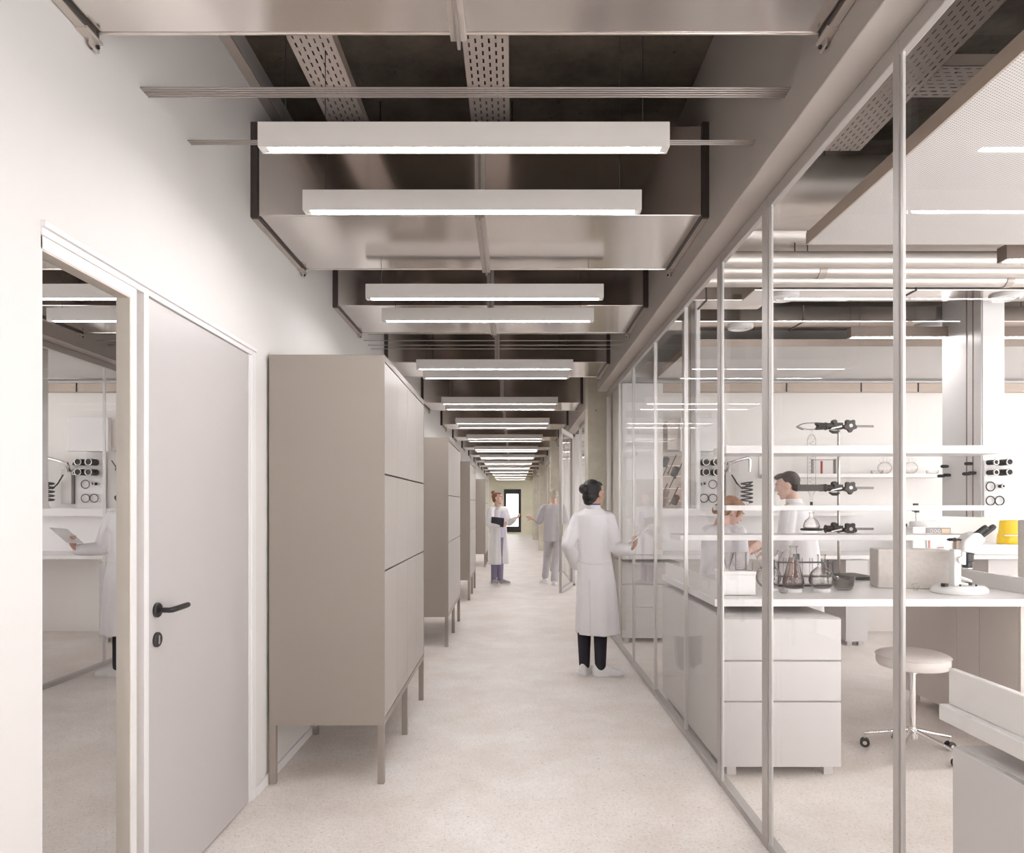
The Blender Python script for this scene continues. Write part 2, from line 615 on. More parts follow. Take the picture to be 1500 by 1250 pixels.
struct(build('floor', MB().box(-5.2, XO + .2, YN - .2, YF + .2, -.15, 0), M['floor']))
struct(build('ceiling', MB().box(-5.2, XO + .2, YN - .2, YF + .2, ZS, ZS + .2), M['slab']))

w = MB()
w.box(XL - .16, XL, YN, 1.86, 0, ZS)
w.box(XL - .16, XL, 3.40, YF, 0, ZS)
w.box(XL - .16, XL, 1.86, 3.40, 2.23, ZS)
struct(build('wall_left', w, M['wall']))
w = MB()                                  # the closed dim room behind the left wall
w.box(-4.1, -4.0, .4, 5.2, 0, ZS).box(-4.0, XL - .16, .4, .5, 0, ZS).box(-4.0, XL - .16, 5.1, 5.2, 0, ZS)
struct(build('wall_left_room', w, M['wall']))
w = MB()                                  # near end: solid behind the corridor, beside it an unseen opening added for daylight
w.box(-1.45, 1.35, YN - .15, YN, 0, ZS).box(1.35, XO, YN - .15, YN, 0, .10).box(1.35, XO, YN - .15, YN, 3.3, ZS).box(4.5, 4.7, YN - .15, YN, .10, 3.3)
struct(build('wall_near', w, M['wall']))

# bulkhead over the glass, one length per column bay
w = MB()
w.box(XR, 1.105, YN, 7.815, 2.754, ZS)
for a, b in ((8.3, 15.0), (15.3, 22.0), (22.3, 29.0), (29.3, YF)):
    w.box(XR, 1.105, a, b, 2.754, ZS)
struct(build('wall_right', w, M['bulk'], bevel=.004))

w = MB()
w.box(1.15, XO, 7.87, 8.0, 0, ZS)
struct(build('wall_lab', w, M['labwall']))
w = MB()
w.box(XO, XO + .15, YN, YF, 0, .12).box(XO, XO + .15, YN, YF, 3.45, ZS)
y = YN
while y < YF:
    w.box(XO, XO + .15, y, y + .2, .12, 3.45)
    y += 2.35
struct(build('wall_outer', w, M['labwall']))
struct(build('wall_lab_far', MB().box(1.3, XO, 21.5, 21.7, 0, ZS), M['labwall']))

# corridor end wall with its window opening
wx0, wx1, wz0, wz1 = -.52, .36, .09, 2.29
w = MB()
w.box(XL - .16, wx0, YF, YF + .25, 0, ZS).box(wx1, XO, YF, YF + .25, 0, ZS)
w.box(wx0, wx1, YF, YF + .25, 0, wz0).box(wx0, wx1, YF, YF + .25, wz1, ZS)
struct(build('wall_far', w, M['farwall']))
win = root_struct('window_1', (0, YF, 0))
fr = MB()
fr.box(wx0, wx0 + .12, YF - .02, YF + .16, wz0, wz1).box(wx1 - .14, wx1, YF - .02, YF + .16, wz0, wz1)
fr.box(wx0 + .12, wx1 - .14, YF - .02, YF + .16, wz0, .38).box(wx0 + .12, wx1 - .14, YF - .02, YF + .16, 2.05, wz1)
build('window_frame', fr, M['darkframe'], win)
build('window_bar', MB().box(wx0 + .12, wx1 - .14, YF + .06, YF + .09, .98, 1.01), M['grey'], win)
build('pane', MB().box(wx0 + .12, wx1 - .14, YF + .10, YF + .11, .38, 2.05), M['pane'], win)

# raw concrete columns standing in the line of the partition
for n, y in enumerate((7.95, 15.0, 22.0, 29.0)):
    x0 = .86 if n == 0 else .80
    struct(build('column_%d' % (n + 1), MB().box(x0, 1.15, y + (.0 if n else .0), y + .3, 0, ZS), M['column'], bevel=.006))

# baseboard of the left wall
struct(build('baseboard_left', MB().box(XL, XL + .012, 3.41, YF, 0, .048), M['frame'], bevel=.002))
struct(build('baseboard_near_left', MB().box(XL, XL + .012, YN, 1.855, 0, .048), M['frame'], bevel=.002))
w = MB()
w.box(XL, XL + .05, YN, YF, 3.50, 3.515).box(XL, XL + .012, YN, YF, 3.515, 3.56)
struct(build('trim_1', w, M['flange_lt']))

# ------------------------------------------------------------------- left door and its side window
dr = root_struct('door_1', (XL, 2.87, 0))
fr = MB()
fr.box(XL - .05, XL + .012, 1.86, 3.40, 2.212, 2.23)            # head casing
fr.box(XL - .05, XL + .004, 1.86, 3.40, 2.19, 2.212)
fr.box(XL - .05, XL + .006, 3.352, 3.40, 0, 2.203)
fr.box(XL - .05, XL - .002, 3.33, 3.352, 0, 2.19)
fr.box(XL - .05, XL + .006, 2.371, 2.402, 0, 2.203)
fr.box(XL - .05, XL - .002, 2.402, 2.412, 0, 2.19)
build('door_frame', fr, M['frame'], dr, bevel=.002)
build('door_leaf', MB().box(XL - .05, XL - .004, 2.415, 3.327, .006, 2.187), M['door'], dr, bevel=.002)
hx = XL - .004
hd = MB()
AX = Matrix.Rotation(PI / 2, 3, 'Y')
hd.lathe([(0, 0), (.027, 0), (.027, .008), (.024, .011), (0, .011)], (hx, 2.47, 1.072), 28, AX)
hd.cyl((hx, 2.47, 1.072), (hx + .05, 2.47, 1.072), .0095, 16)
build('handle_rose', hd, M['black'], dr, True)
lv = MB().tube([(hx + .045, 2.466, 1.072), (hx + .054, 2.478, 1.072), (hx + .057, 2.50, 1.073), (hx + .057, 2.56, 1.074), (hx + .055, 2.594, 1.074)], [.0095, .0105, .0105, .0105, .0098], 14)
lv.ball((hx + .055, 2.594, 1.074), .0098, sub=2)
build('door_handle', lv, M['black'], dr, True)
kh = MB().lathe([(0, 0), (.027, 0), (.027, .007), (.024, .010), (0, .010)], (hx, 2.47, .965), 28, AX)
ke = build('keyhole_plate', kh, M['black'], dr, True)
build('keyhole', MB().box(hx + .0095, hx + .0115, 2.465, 2.475, .950, .980), M['grey'], ke)

sw = root_struct('window_3', (XL, 2.1, 0))
fr = MB()
fr.box(XL - .06, XL, 1.86, 1.868, 0, 2.19)
fr.box(XL - .06, XL, 1.86, 2.30, 2.153, 2.19)
fr.box(XL - .045, XL, 2.300, 2.335, 0, 2.19)
build('window_frame', fr, M['frame'], sw, bevel=.0015)
build('window_jamb', MB().box(XL - .06, XL - .002, 2.296, 2.300, 0, 2.153).box(XL - .06, XL - .002, 1.868, 2.296, 2.149, 2.153), M['jamb'], sw)
build('seal_strip', MB().box(XL - .06, XL - .022, 2.335, 2.371, 0, 2.203), M['groove'], sw)
build('pane', MB().box(XL - .034, XL - .025, 1.866, 2.298, 0, 2.153), M['coated'], sw)

# ------------------------------------------------------------------- glass partition of the near laboratory
gp = root_struct('window_2', (XG, 0, 0))
build('rail_bottom', MB().box(XG, XG + .045, YN, 7.87, 0, .036), M['alu'], gp, bevel=.003)
build('rail_top', MB().box(XG, XG + .026, YN, 7.87, 2.70, 2.752), M['alu'], gp, bevel=.003)
posts = [-2.0, -1.0, 0.0, .95, 1.918, 2.931, 3.577]
joints = [4.32, 5.25, 6.2, 7.03]
for y in posts:
    wd_ = {1.918: .042, 2.931: .098}.get(y, .078)
    p = build('post', MB().box(XG - .002, XG + .008, y - wd_ * .66, y, .0, 2.742), M['alu'], gp, bevel=.0015)
    build('post_cover', MB().box(XG + .002, XG + .011, y - wd_, y - wd_ * .66 - .003, .03, 2.72), M['alu_bright'], p, bevel=.0015)
for y in joints:
    build('post', MB().box(XG + .008, XG + .032, y - .016, y, .034, 2.705), M['alu_bright'], gp, bevel=.002)
build('post', MB().box(XG, XG + .045, 7.835, 7.868, 0, 2.742), M['frame'], gp, bevel=.002)
edges = [YN] + posts + joints + [7.84]
for a, b in zip(edges, edges[1:]):
    build('pane', MB().box(XG + .014, XG + .024, a + .004, b - .02, .034, 2.704), M['pane'], gp)

# glass partitions of the bays beyond the first column
bays = [((8.30, 9.3, 10.3, 11.2),), ((12.4, 13.3, 14.2, 15.0),), ((15.3, 17.0, 18.6, 20.3, 22.0),), ((22.3, 24, 25.6, 27.3, 29.0),), ((29.3, 31.2, 33.1, YF),)]
for n, (ys,) in enumerate(bays):
    g = root_struct('window_%d' % (n + 4), (XG, ys[0], 0))
    build('rail', MB().box(XG, XG + .045, ys[0], ys[-1], 0, .036).box(XG, XG + .045, ys[0], ys[-1], 2.70, 2.752), M['alu'], g, bevel=.003)
    for y in ys:
        c = min(max(y, ys[0] + .03), ys[-1] - .03)
        build('post', MB().box(XG - .002, XG + .04, c - .03, c + .03, 0, 2.752), M['frame'], g, bevel=.002)
    for a, b in zip(ys, ys[1:]):
        build('pane', MB().box(XG + .014, XG + .024, a + .03, b - .03, .034, 2.704), M['pane'], g)

# glass door standing open into the corridor
od = root_struct('door_2', (1.05, 12.38, 0))
hinge, free = Vector((1.05, 12.38, 0)), Vector((.765, 11.25, 0))
dv = (free - hinge)
ln = dv.length
ang = math.atan2(dv.y, dv.x)
T = Matrix.Translation(hinge) @ Matrix.Rotation(ang, 4, 'Z')
fr = MB().box(0, ln, -.022, .022, .01, .075).box(0, ln, -.022, .022, 2.66, 2.735).box(0, .055, -.022, .022, .075, 2.66).box(ln - .07, ln, -.022, .022, .075, 2.66).xform(T)
build('door_frame', fr, M['alu'], od, bevel=.003)
build('pane', MB().box(.055, ln - .07, -.005, .005, .075, 2.66).xform(T), M['pane'], od)
build('door_handle', MB().box(ln - .055, ln - .03, -.05, .05, .95, 1.15).xform(T), M['chrome'], od, bevel=.004)

# =================================================================== CEILING SERVICES OF THE CORRIDOR
CX = (XL + XR) / 2
HW = (XR - XL) / 2
DD = .755                                   # depth of a duct along the corridor


def make_duct(loc):
    t = thing('ventilation_duct', loc, '', 'duct')
    X, Y, Z = loc
    b = MB().box(X - HW + .033, X + HW - .033, Y, Y + DD, Z, Z + .44)
    build('duct_body', b, M['duct'], t, bevel=.004)
    for s in (-1, 1):
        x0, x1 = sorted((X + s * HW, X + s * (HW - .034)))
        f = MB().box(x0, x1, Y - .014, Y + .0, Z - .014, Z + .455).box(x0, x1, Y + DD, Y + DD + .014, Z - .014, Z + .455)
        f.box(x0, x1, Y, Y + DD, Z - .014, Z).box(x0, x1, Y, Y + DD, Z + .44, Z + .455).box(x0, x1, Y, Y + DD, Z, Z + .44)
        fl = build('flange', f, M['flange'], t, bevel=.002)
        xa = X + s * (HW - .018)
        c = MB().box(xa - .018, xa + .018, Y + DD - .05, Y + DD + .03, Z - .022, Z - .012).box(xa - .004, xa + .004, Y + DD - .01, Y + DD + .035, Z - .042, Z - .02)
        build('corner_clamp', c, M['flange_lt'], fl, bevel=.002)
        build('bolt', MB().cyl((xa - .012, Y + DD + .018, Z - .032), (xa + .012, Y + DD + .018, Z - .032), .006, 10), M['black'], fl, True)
        # flange underside, light from the floor painted in as a paler colour
        build('flange_lit_underside', MB().box(x0 + .004, x1 - .004, Y + .004, Y + DD - .004, Z - .018, Z - .0135), M['flange_lt'], fl)
    j = MB().box(X - .024, X - .004, Y - .02, Y + DD + .012, Z - .020, Z + .45).box(X + .004, X + .024, Y - .02, Y + DD + .012, Z - .020, Z + .45)
    jo = build('joint_flange', j, M['flange_lt'], t, bevel=.002)
    build('joint_cleat', MB().box(X - .005, X + .005, Y - .028, Y + DD + .03, Z - .034, Z + .452), M['rod'], jo, bevel=.002)
    build('edge_strip', MB().box(X - HW + .034, X + HW - .034, Y + DD, Y + DD + .008, Z - .004, Z + .022), M['duct'], t, bevel=.002)
    return t


ducts_y = [1.30, 3.353, 4.863, 6.79, 9.46, 11.97, 14.2, 16.7, 19.2, 21.7, 24.2, 26.7, 29.2, 31.7]
d0 = make_duct((CX, ducts_y[0], 2.875))
d0['label'] = 'sheet metal duct at the top edge of the photo, nearest of the corridor ducts'
d0['group'] = 'ventilation ducts crossing the corridor'
for n, y in enumerate(ducts_y[1:], 1):
    dup(d0, (CX, y, 2.875), 'sheet metal duct crossing under the corridor ceiling, %s counted from the camera' % ORD[n], d0['group'])
dup(d0, (CX, -1.0, 2.875), 'sheet metal duct crossing the corridor behind the camera', d0['group'])


def make_lamp(loc, L=1.44, wires=.85, mat='diff', name='pendant_lamp', Wd=.052, Ht=.086, body='lampbody'):
    t = thing(name, loc, '', 'lamp')
    X, Y, Z = loc
    h = L / 2
    b = MB().box(X - h, X + h, Y, Y + .006, Z, Z + Ht).box(X - h, X + h, Y + Wd - .006, Y + Wd, Z, Z + Ht)
    b.box(X - h, X - h + .006, Y + .006, Y + Wd - .006, Z, Z + Ht).box(X + h - .006, X + h, Y + .006, Y + Wd - .006, Z, Z + Ht)
    b.box(X - h + .006, X + h - .006, Y + .006, Y + Wd - .006, Z + Ht - .006, Z + Ht)
    build('lamp_housing', b, M[body], t)
    build('lamp_diffuser', MB().box(X - h + .028, X + h - .028, Y + .0062, Y + Wd - .0062, Z + .004, Z + .012), M[mat], t)
    for s in (-1, 1):
        build('lamp_end_cap', MB().box(min(X + s * (h - .028), X + s * (h - .0062)), max(X + s * (h - .028), X + s * (h - .0062)), Y + .0062, Y + Wd - .0062, Z + .003, Z + .012), M['frame'], t)
        build('suspension_wire', MB().cyl((X + s * (h - .09), Y + Wd / 2, Z + Ht), (X + s * (h - .09), Y + Wd / 2, Z + Ht + wires), .0016, 6), M['wire'], t)
    return t


lamps_y = [2.385, 2.897, 4.126, 4.63, 6.26, 6.72, 8.42, 8.9, 10.43, 11.0]
y = 12.85
while y < 34.4:
    lamps_y += [y, y + .5]
    y += 2.5
l0 = make_lamp((-.176, lamps_y[0], 2.706), wires=ZS - 2.706 - .086)
l0['label'] = 'long linear pendant lamp, largest and first from the camera in the corridor'
l0['group'] = 'linear pendant lamps along the corridor'
for n, y in enumerate(lamps_y[1:], 1):
    dup(l0, (-.178, y, 2.706), 'linear pendant lamp hanging in the corridor, %s in the row from the camera' % ORD[n], l0['group'])
for y in (-1.4, -.2, .3, .85):
    dup(l0, (-.178, y, 2.706), 'linear pendant lamp hanging above and behind the camera', l0['group'])

# thin rods spanning from wall to wall
r0 = build('ceiling_rod', MB().cyl((-HW, 0, 0), (HW, 0, 0), .0031, 8), M['rod'], None, True)
r0.location = (CX, 2.356, 2.892)
tag(r0, 'thin metal rod in front of the first lamp, topmost of the bundle of five', 'rod', 'bundle of five rods')
for k in range(1, 5):
    c = r0.copy()
    COL.objects.link(c)
    c.location = (CX, 2.356 + .0128 * k, 2.892)
    tag(c, 'thin metal rod above the first lamp, %s from the top of the bundle of five' % ORD[k], 'rod', 'bundle of five rods')
for k in range(3):
    c = r0.copy()
    COL.objects.link(c)
    c.location = (CX, 2.70 + .0135 * k, 2.894)
    tag(c, 'thin metal rod passing behind the first lamp, %s from the top of three' % ORD[k], 'rod', 'bundle of three rods')
for k, (y, z) in enumerate(((6.02, 2.965), (5.86, 2.868), (6.03, 2.868), (6.17, 2.868))):
    c = r0.copy()
    COL.objects.link(c)
    c.location = (CX, y, z)
    tag(c, 'thin dark rod behind the third duct, %s from the top of four spaced rods' % ORD[k], 'rod', 'four spaced rods')


def tray(name, x0, x1, y0, y1, z, label, mat='tray', hang=True):
    t = thing(name, ((x0 + x1) / 2, (y0 + y1) / 2, z), label, 'cable tray')
    build('tray_base', MB().box(x0, x1, y0, y1, z, z + .002), M[mat], t)
    if mat == 'tray':
        build('tray_side', MB().box(x0, x0 + .002, y0, y1, z, z + .055), M['panel_edge'], t)
        build('tray_side', MB().box(x1 - .002, x1, y0, y1, z, z + .055), M['panel_edge'], t)
        ys = [y0 + .3 + 1.5 * k for k in range(int((y1 - y0) / 1.5))]
        for y in ys[:12]:
            build('hanger', MB().cyl((x0 - .01, y, z), (x0 - .01, y, ZS), .004, 6).cyl((x1 + .01, y, z), (x1 + .01, y, ZS), .004, 6).box(x0 - .02, x1 + .02, y - .012, y + .012, z - .012, z), M['wire'], t)
    else:
        build('tray_side', MB().box(x0, x1, y0, y0 + .002, z, z + .055), M['panel_edge'], t)
        build('tray_side', MB().box(x0, x1, y1 - .002, y1, z, z + .055), M['panel_edge'], t)
    return t


tray('cable_tray', -.948, -.754, YN + .1, 14, 3.40, 'slotted metal cable tray above the left half of the corridor ducts')
tray('cable_tray', -.218, -.022, YN + .1, 14, 3.40, 'slotted metal cable tray above the middle of the corridor ducts')

# =================================================================== LOCKERS


def make_locker(loc, zt=2.236):
    """loc is the front right corner on the floor"""
    t = thing('locker', loc, '', 'locker')
    X, Y, Z = loc
    D, Wd, L = .60, .60, 1.56
    zb = .307
    sc = (zt - zb) / (2.236 - zb)
    f = lambda z: zb + (z - zb) * sc
    b = MB().box(X - D, X - .022, Y, Y + L, zb, zt)
    b.box(X - .022, X, Y, Y + .010, zb, zt).box(X - .022, X, Y + L - .012, Y + L, zb, zt)
    b.box(X - .022, X, Y + .010, Y + L - .012, zb, f(.338)).box(X - .022, X, Y + .010, Y + L - .012, f(2.203), zt)
    build('locker_body', b, M['locker'], t)
    build('shadow_gap', MB().box(X - .022, X - .016, Y + .010, Y + L - .012, f(.338), f(2.203)), M['gap'], t)
    rows = [(.345, 1.105), (1.113, 1.610), (1.618, 2.196)]
    cols = [(.013, .392), (.396, .772), (.778, 1.160), (1.164, 1.544)]
    for r in rows:
        for c in cols:
            build('locker_door', MB().box(X - .0155, X - .001, Y + c[0], Y + c[1], f(r[0]), f(r[1])), M['locker_door'], t, bevel=.001)
    for yy in (Y, Y + L / 2 - .016, Y + L - .032):
        for xx in (X - .036, X - D):
            build('leg', MB().box(xx, xx + .034, yy, yy + .032, 0, zb), M['locker'], t, bevel=.001)
    return t


lk = make_locker((-.674, 3.55, 0))
tag(lk, 'large grey metal locker on thin legs nearest the camera, beside the white door', 'locker', 'grey lockers along the left wall')
for (y, zt, lab) in ((7.0, 2.15, 'second grey metal locker on thin legs, behind the largest one'), (10.45, 2.13, 'third grey metal locker along the left wall, partly hidden by the second'),
                     (16.1, 2.08, 'fourth and farthest grey metal locker, beside the woman with the folder')):
    tag(make_locker((-.674, y, 0), zt), lab, 'locker', 'grey lockers along the left wall')

# =================================================================== LABORATORY: CEILING
ap = thing('acoustic_panel', (3.2, 2.0, 2.90), 'large white perforated ceiling panel hanging at the top right, nearest the camera', 'ceiling panel', 'hanging acoustic panels')
build('panel_sheet', MB().box(1.622, 4.6, -.6, 3.78, 2.897, 2.905), M['acoustic'], ap)
build('panel_rim', MB().box(1.618, 1.626, -.6, 3.784, 2.896, 2.962).box(1.626, 4.6, 3.776, 3.784, 2.896, 2.962).box(1.626, 4.6, -.6, 3.776, 2.955, 2.962), M['panel_edge'], ap)
for x in (2.2, 4.2):
    build('hanger', MB().cyl((x, .3, 2.96), (x, .3, ZS), .004, 6).cyl((x, 3.4, 2.96), (x, 3.4, ZS), .004, 6), M['wire'], ap)
ap = thing('acoustic_panel', (3.2, 7.0, 2.90), 'white perforated ceiling panel hanging above the rear wall bench', 'ceiling panel', 'hanging acoustic panels')
build('panel_sheet', MB().box(1.622, 5.9, 6.2, 7.80, 2.897, 2.905), M['acoustic'], ap)
build('panel_rim', MB().box(1.618, 1.626, 6.196, 7.80, 2.896, 2.962).box(1.626, 5.9, 6.196, 6.204, 2.896, 2.962).box(1.626, 5.9, 6.204, 7.80, 2.955, 2.962), M['panel_edge'], ap)
for x in (1.9, 5.2):
    build('hanger', MB().cyl((x, 7.0, 2.96), (x, 7.0, ZS), .004, 6), M['wire'], ap)

tray('cable_tray', 1.70, 1.90, YN + .1, 3.75, 3.40, 'slotted cable tray running lengthwise over the glass-walled laboratory')
tray('cable_cross_tray', 1.50, 4.6, 3.12, 3.36, 3.46, 'slotted cable tray crossing above the near perforated panel', 'trayx')


def pipe(y, z, r, label, x0=1.27, mat='spiral', joints_=(), top=ZS):
    t = thing('air_pipe', (3, y, z), label, 'duct')
    build('pipe_body', MB().cyl((x0, y, z), (6.5, y, z), r, 40), M[mat], t, True)
    for x in (1.9, 4.9):
        build('hanger', MB().cyl((x, y, z + r * .9), (x, y, top), .004, 6), M['wire'], t)
    for x in joints_:
        build('pipe_collar', MB().cyl((x, y, z), (x + .05, y, z), r + .006, 40), M['flange_lt'], t, True)
    return t


pipe(4.18, 3.36, .21, 'thickest round metal air pipe crossing over the laboratory, behind the near perforated panel', joints_=(2.7,))
pipe(4.72, 3.34, .15, 'medium round metal air pipe just behind the thickest one', joints_=(3.4,))
pipe(4.42, 3.045, .05, 'thin pale pipe under the air pipes, nearest of three', joints_=())
pipe(4.62, 3.045, .05, 'thin pale pipe under the air pipes, middle of three', joints_=(2.05,), top=3.232)
pipe(4.82, 3.045, .05, 'thin pale pipe under the air pipes, rearmost of three', joints_=(3.45,), top=3.232)


def rect_duct(x0, x1, y0, y1, z, h, label, diffusers, seams):
    t = thing('air_duct', ((x0 + x1) / 2, y0, z), label, 'duct')
    build('duct_body', MB().box(x0, x1, y0, y1, z, z + h), M['duct'], t, bevel=.004)
    for x in seams:
        build('duct_seam', MB().box(x, x + .012, y0 - .006, y1 + .006, z - .006, z + h + .006), M['flange'], t)
    for x in (x0 + .25, x1 - .25):
        build('hanger', MB().cyl((x, y0 + .05, z + h), (x, y0 + .05, ZS), .004, 6).cyl((x, y1 - .05, z + h), (x, y1 - .05, ZS), .004, 6), M['wire'], t)
    for x in diffusers:
        d = MB().lathe([(0, -.020), (.035, -.020), (.05, -.015), (.055, -.024), (.080, -.019), (.085, -.027), (.106, -.020), (.110, 0), (0, 0)], (x, (y0 + y1) / 2, z), 40)
        build('air_diffuser', d, M['frame'], t, True)
    return t


rect_duct(1.75, 6.5, 4.97, 5.25, 3.02, .12, 'square pale metal duct with round vents, nearer of the two in the laboratory', (2.02, 3.68), (2.92,))
rect_duct(1.30, 6.5, 5.82, 6.12, 3.02, .13, 'square pale metal duct with round vents, rear one over the laboratory', (1.98, 3.62), (2.46,))
rect_duct(1.30, 2.0, 5.35, 5.6, 3.06, .2, 'short dark duct end above the glass wall of the laboratory', (), (1.5,))
rt = thing('wall_trunking', (4, 7.8, 2.75), 'pale horizontal trunking along the top of the rear laboratory wall', 'trunking')
build('trunking_body', MB().box(1.16, 7.9, 7.78, 7.868, 2.75, 2.85), M['panel_edge'], rt, bevel=.003)
build('trunking_lip', MB().box(1.16, 7.9, 7.76, 7.87, 2.852, 2.865), M['white'], rt)
for x in (2.35, 3.1, 3.95, 4.6, 5.4):
    build('seam', MB().box(x, x + .012, 7.775, 7.79, 2.748, 2.85), M['gap'], rt)

lb = make_lamp((0, 0, 0), L=2.9, wires=.757, mat='labdiff', name='laboratory_lamp', Wd=.08, Ht=.085, body='lablamp')
lb.location = (4.265, 3.9, 2.862)
lb['label'] = 'brown-sided linear lamp at the right edge, just behind the near perforated panel'
lb['group'] = 'linear lamps in the laboratory'
dup(lb, (4.265, 5.80 - .10, 2.862), 'brown-sided linear lamp hanging over the aisle before the rear bench', lb['group'])
dup(lb, (6.25, .6, 2.862), 'linear laboratory lamp above the near bench, out of the photo', lb['group'])
dup(lb, (4.265, -1.4, 2.862), 'linear laboratory lamp behind the camera', lb['group'])
for n_, y_ in enumerate((10.2, 12.6, 15.0, 17.4, 19.8)):  # unseen lamps added to brighten the far corridor
    dup(lb, (3.4, y_, 2.862), 'added lamp behind the far glass, brightening the corridor, %s from the camera' % ORD[n_], lb['group'])

# =================================================================== LABORATORY: BENCHES
BZ = .93


def bench_top(x0, x1, y0, y1, label, ups):
    t = thing('worktop', ((x0 + x1) / 2, y0, BZ), label, 'worktop')
    build('top_board', MB().box(x0, x1, y0, y1, BZ - .042, BZ), M['white'], t, bevel=.003)
    for (a, b) in ups:
        build('end_upstand', MB().box(a, b, y0 + .006, y1 - .006, BZ, 1.024), M['white'], t, bevel=.002)
    return t


bench_top(1.117, 3.03, 3.80, 5.16, 'white bench worktop carrying the flasks and the microscope', ((1.14, 1.158), (3.0, 3.018)))
bench_top(3.06, 5.0, 3.80, 5.16, 'white bench worktop at the right edge, beyond the microscope', ((4.97, 4.988),))
bench_top(1.117, 3.03, .25, 1.796, 'white worktop with raised edge in the bottom right corner', ((1.14, 1.158),))


def cabinet(name, x0, x1, y0, y1, z0, z1, label, drawers=(), doors=(), mat='drawer', side='left', feet=True):
    """drawers: z seams on the front; doors: y seams on the side that faces the corridor"""
    t = thing(name, ((x0 + x1) / 2, (y0 + y1) / 2, 0), label, 'cabinet')
    build('cabinet_body', MB().box(x0 + .018, x1, y0 + .018, y1, z0, z1), M[mat], t, bevel=.001)
    zs = list(drawers)
    for a, b in zip(zs, zs[1:]):
        build('drawer', MB().box(x0 + .002, x1 - .001, y0, y0 + .017, a + .0045, b - .0045), M[mat], t, bevel=.0015)
    ys = list(doors)
    for a, b in zip(ys, ys[1:]):
        build('cabinet_door', MB().box(x0, x0 + .017, a + .002, b - .002, z0 + .001, z1 - .001), M[mat], t, bevel=.0015)
    if feet:
        for x in (x0 + .03, x1 - .08):
            for y in (y0 + .03, y1 - .08):
                build('foot', MB().box(x, x + .05, y, y + .05, 0, z0), M[mat], t)
    return t


cabinet('bench_cabinet', 1.117, 1.75, 3.65, 5.14, .048, .848, 'white cabinet with three wide drawers under the flask bench, along the glass', (.048, .402, .621, .848), (3.67, 4.46, 5.14))
cabinet('bench_cabinet', 2.93, 3.55, 3.95, 5.14, .075, .875, 'grey-brown cabinet in shade under the bench, behind the round stool', (.075, .875), (3.97, 4.30, 4.52, 5.14), 'greycab')
cabinet('bench_cabinet', 1.110, 1.75, .32, 1.73, .048, .842, 'white cabinet under the worktop in the bottom right corner', (), (.34, 1.05, 1.73))

# shelf bridge over the flask bench
sh = thing('shelf_rack', (2.2, 4.75, BZ), 'three-tier white open shelf spanning above the flask bench', 'shelf')
for (x0, x1, z0, z1) in ((1.43, 3.29, 1.803, 1.856), (1.43, 3.29, 1.417, 1.452), (1.118, 3.16, 1.215, 1.252)):
    build('shelf_board', MB().box(x0, x1, 4.60, 4.90, z0, z1), M['white'], sh, bevel=.002)
for x, w_ in ((1.80, .022), (2.765, .03)):
    build('upright', MB().box(x, x + w_, 4.90, 4.918, BZ, 1.856), M['alu'], sh, bevel=.002)

# ------------------------------------------------------------------- stool
st = thing('stool', (2.336, 4.0, 0), 'round padded grey stool on a chrome star base with casters', 'stool')
sx, sy = 2.336, 4.0
seat = MB().lathe([(0, .505), (.16, .505), (.184, .512), (.192, .527), (.194, .55), (.190, .567), (.197, .573), (.190, .581), (.165, .592), (.10, .599), (0, .601)], (sx, sy, 0), 56)
se = build('seat', seat, M['leather'], st, True)
build('seat_piping', MB().tube([(sx + .195 * math.cos(a * PI / 24), sy + .195 * math.sin(a * PI / 24), .573) for a in range(48)], .004, 6, True), M['leather'], se, True)
build('column', MB().cyl((sx, sy, .11), (sx, sy, .505), .017, 20).cyl((sx, sy, .47), (sx, sy, .505), .028, 20), M['chrome'], st, True)
build('hub', MB().cyl((sx, sy, .09), (sx, sy, .15), .03, 20), M['chrome'], st, True)
for a in (226, 298, 10, 82, 154):
    c, s = math.cos(math.radians(a)), math.sin(math.radians(a))
    build('base_leg', MB().tube([(sx + .02 * c, sy + .02 * s, .135), (sx + .13 * c, sy + .13 * s, .108), (sx + .25 * c, sy + .25 * s, .082)], [.014, .012, .009], 10), M['chrome'], st, True)
    px_, py_ = sx + .25 * c, sy + .25 * s
    ca = MB().cyl((px_ - .018 * s - .0, py_ + .018 * c, .027), (px_ - .006 * s, py_ + .006 * c, .027), .0265, 20)
    ca.cyl((px_ + .006 * s, py_ - .006 * c, .027), (px_ + .018 * s, py_ - .018 * c, .027), .0265, 20)
    cc = build('caster', ca, M['black'], st, True)
    build('caster_fork', MB().cyl((px_, py_, .025), (px_, py_, .088), .006, 10).cyl((px_ - .022 * s, py_ + .022 * c, .027), (px_ + .022 * s, py_ - .022 * c, .027), .012, 14), M['chrome'], cc, True)


# ------------------------------------------------------------------- glassware on the bench
def vessel(name, c, prof, label, cat='flask', mat='flask', group=None, seg=36, th=.0025):
    """thin-walled blown glass turned about its axis, with a real wall"""
    t = thing(name, c, label, cat, group)
    inner = [(max(r - th, 0), z + (th if i == 0 else 0)) for i, (r, z) in enumerate(prof)]
    g = MB().lathe([(0, prof[0][1])] + prof + inner[::-1] + [(0, prof[0][1] + th)], c, seg)
    build('glass_body', g, M[mat], t, True, angle=60)
    return t


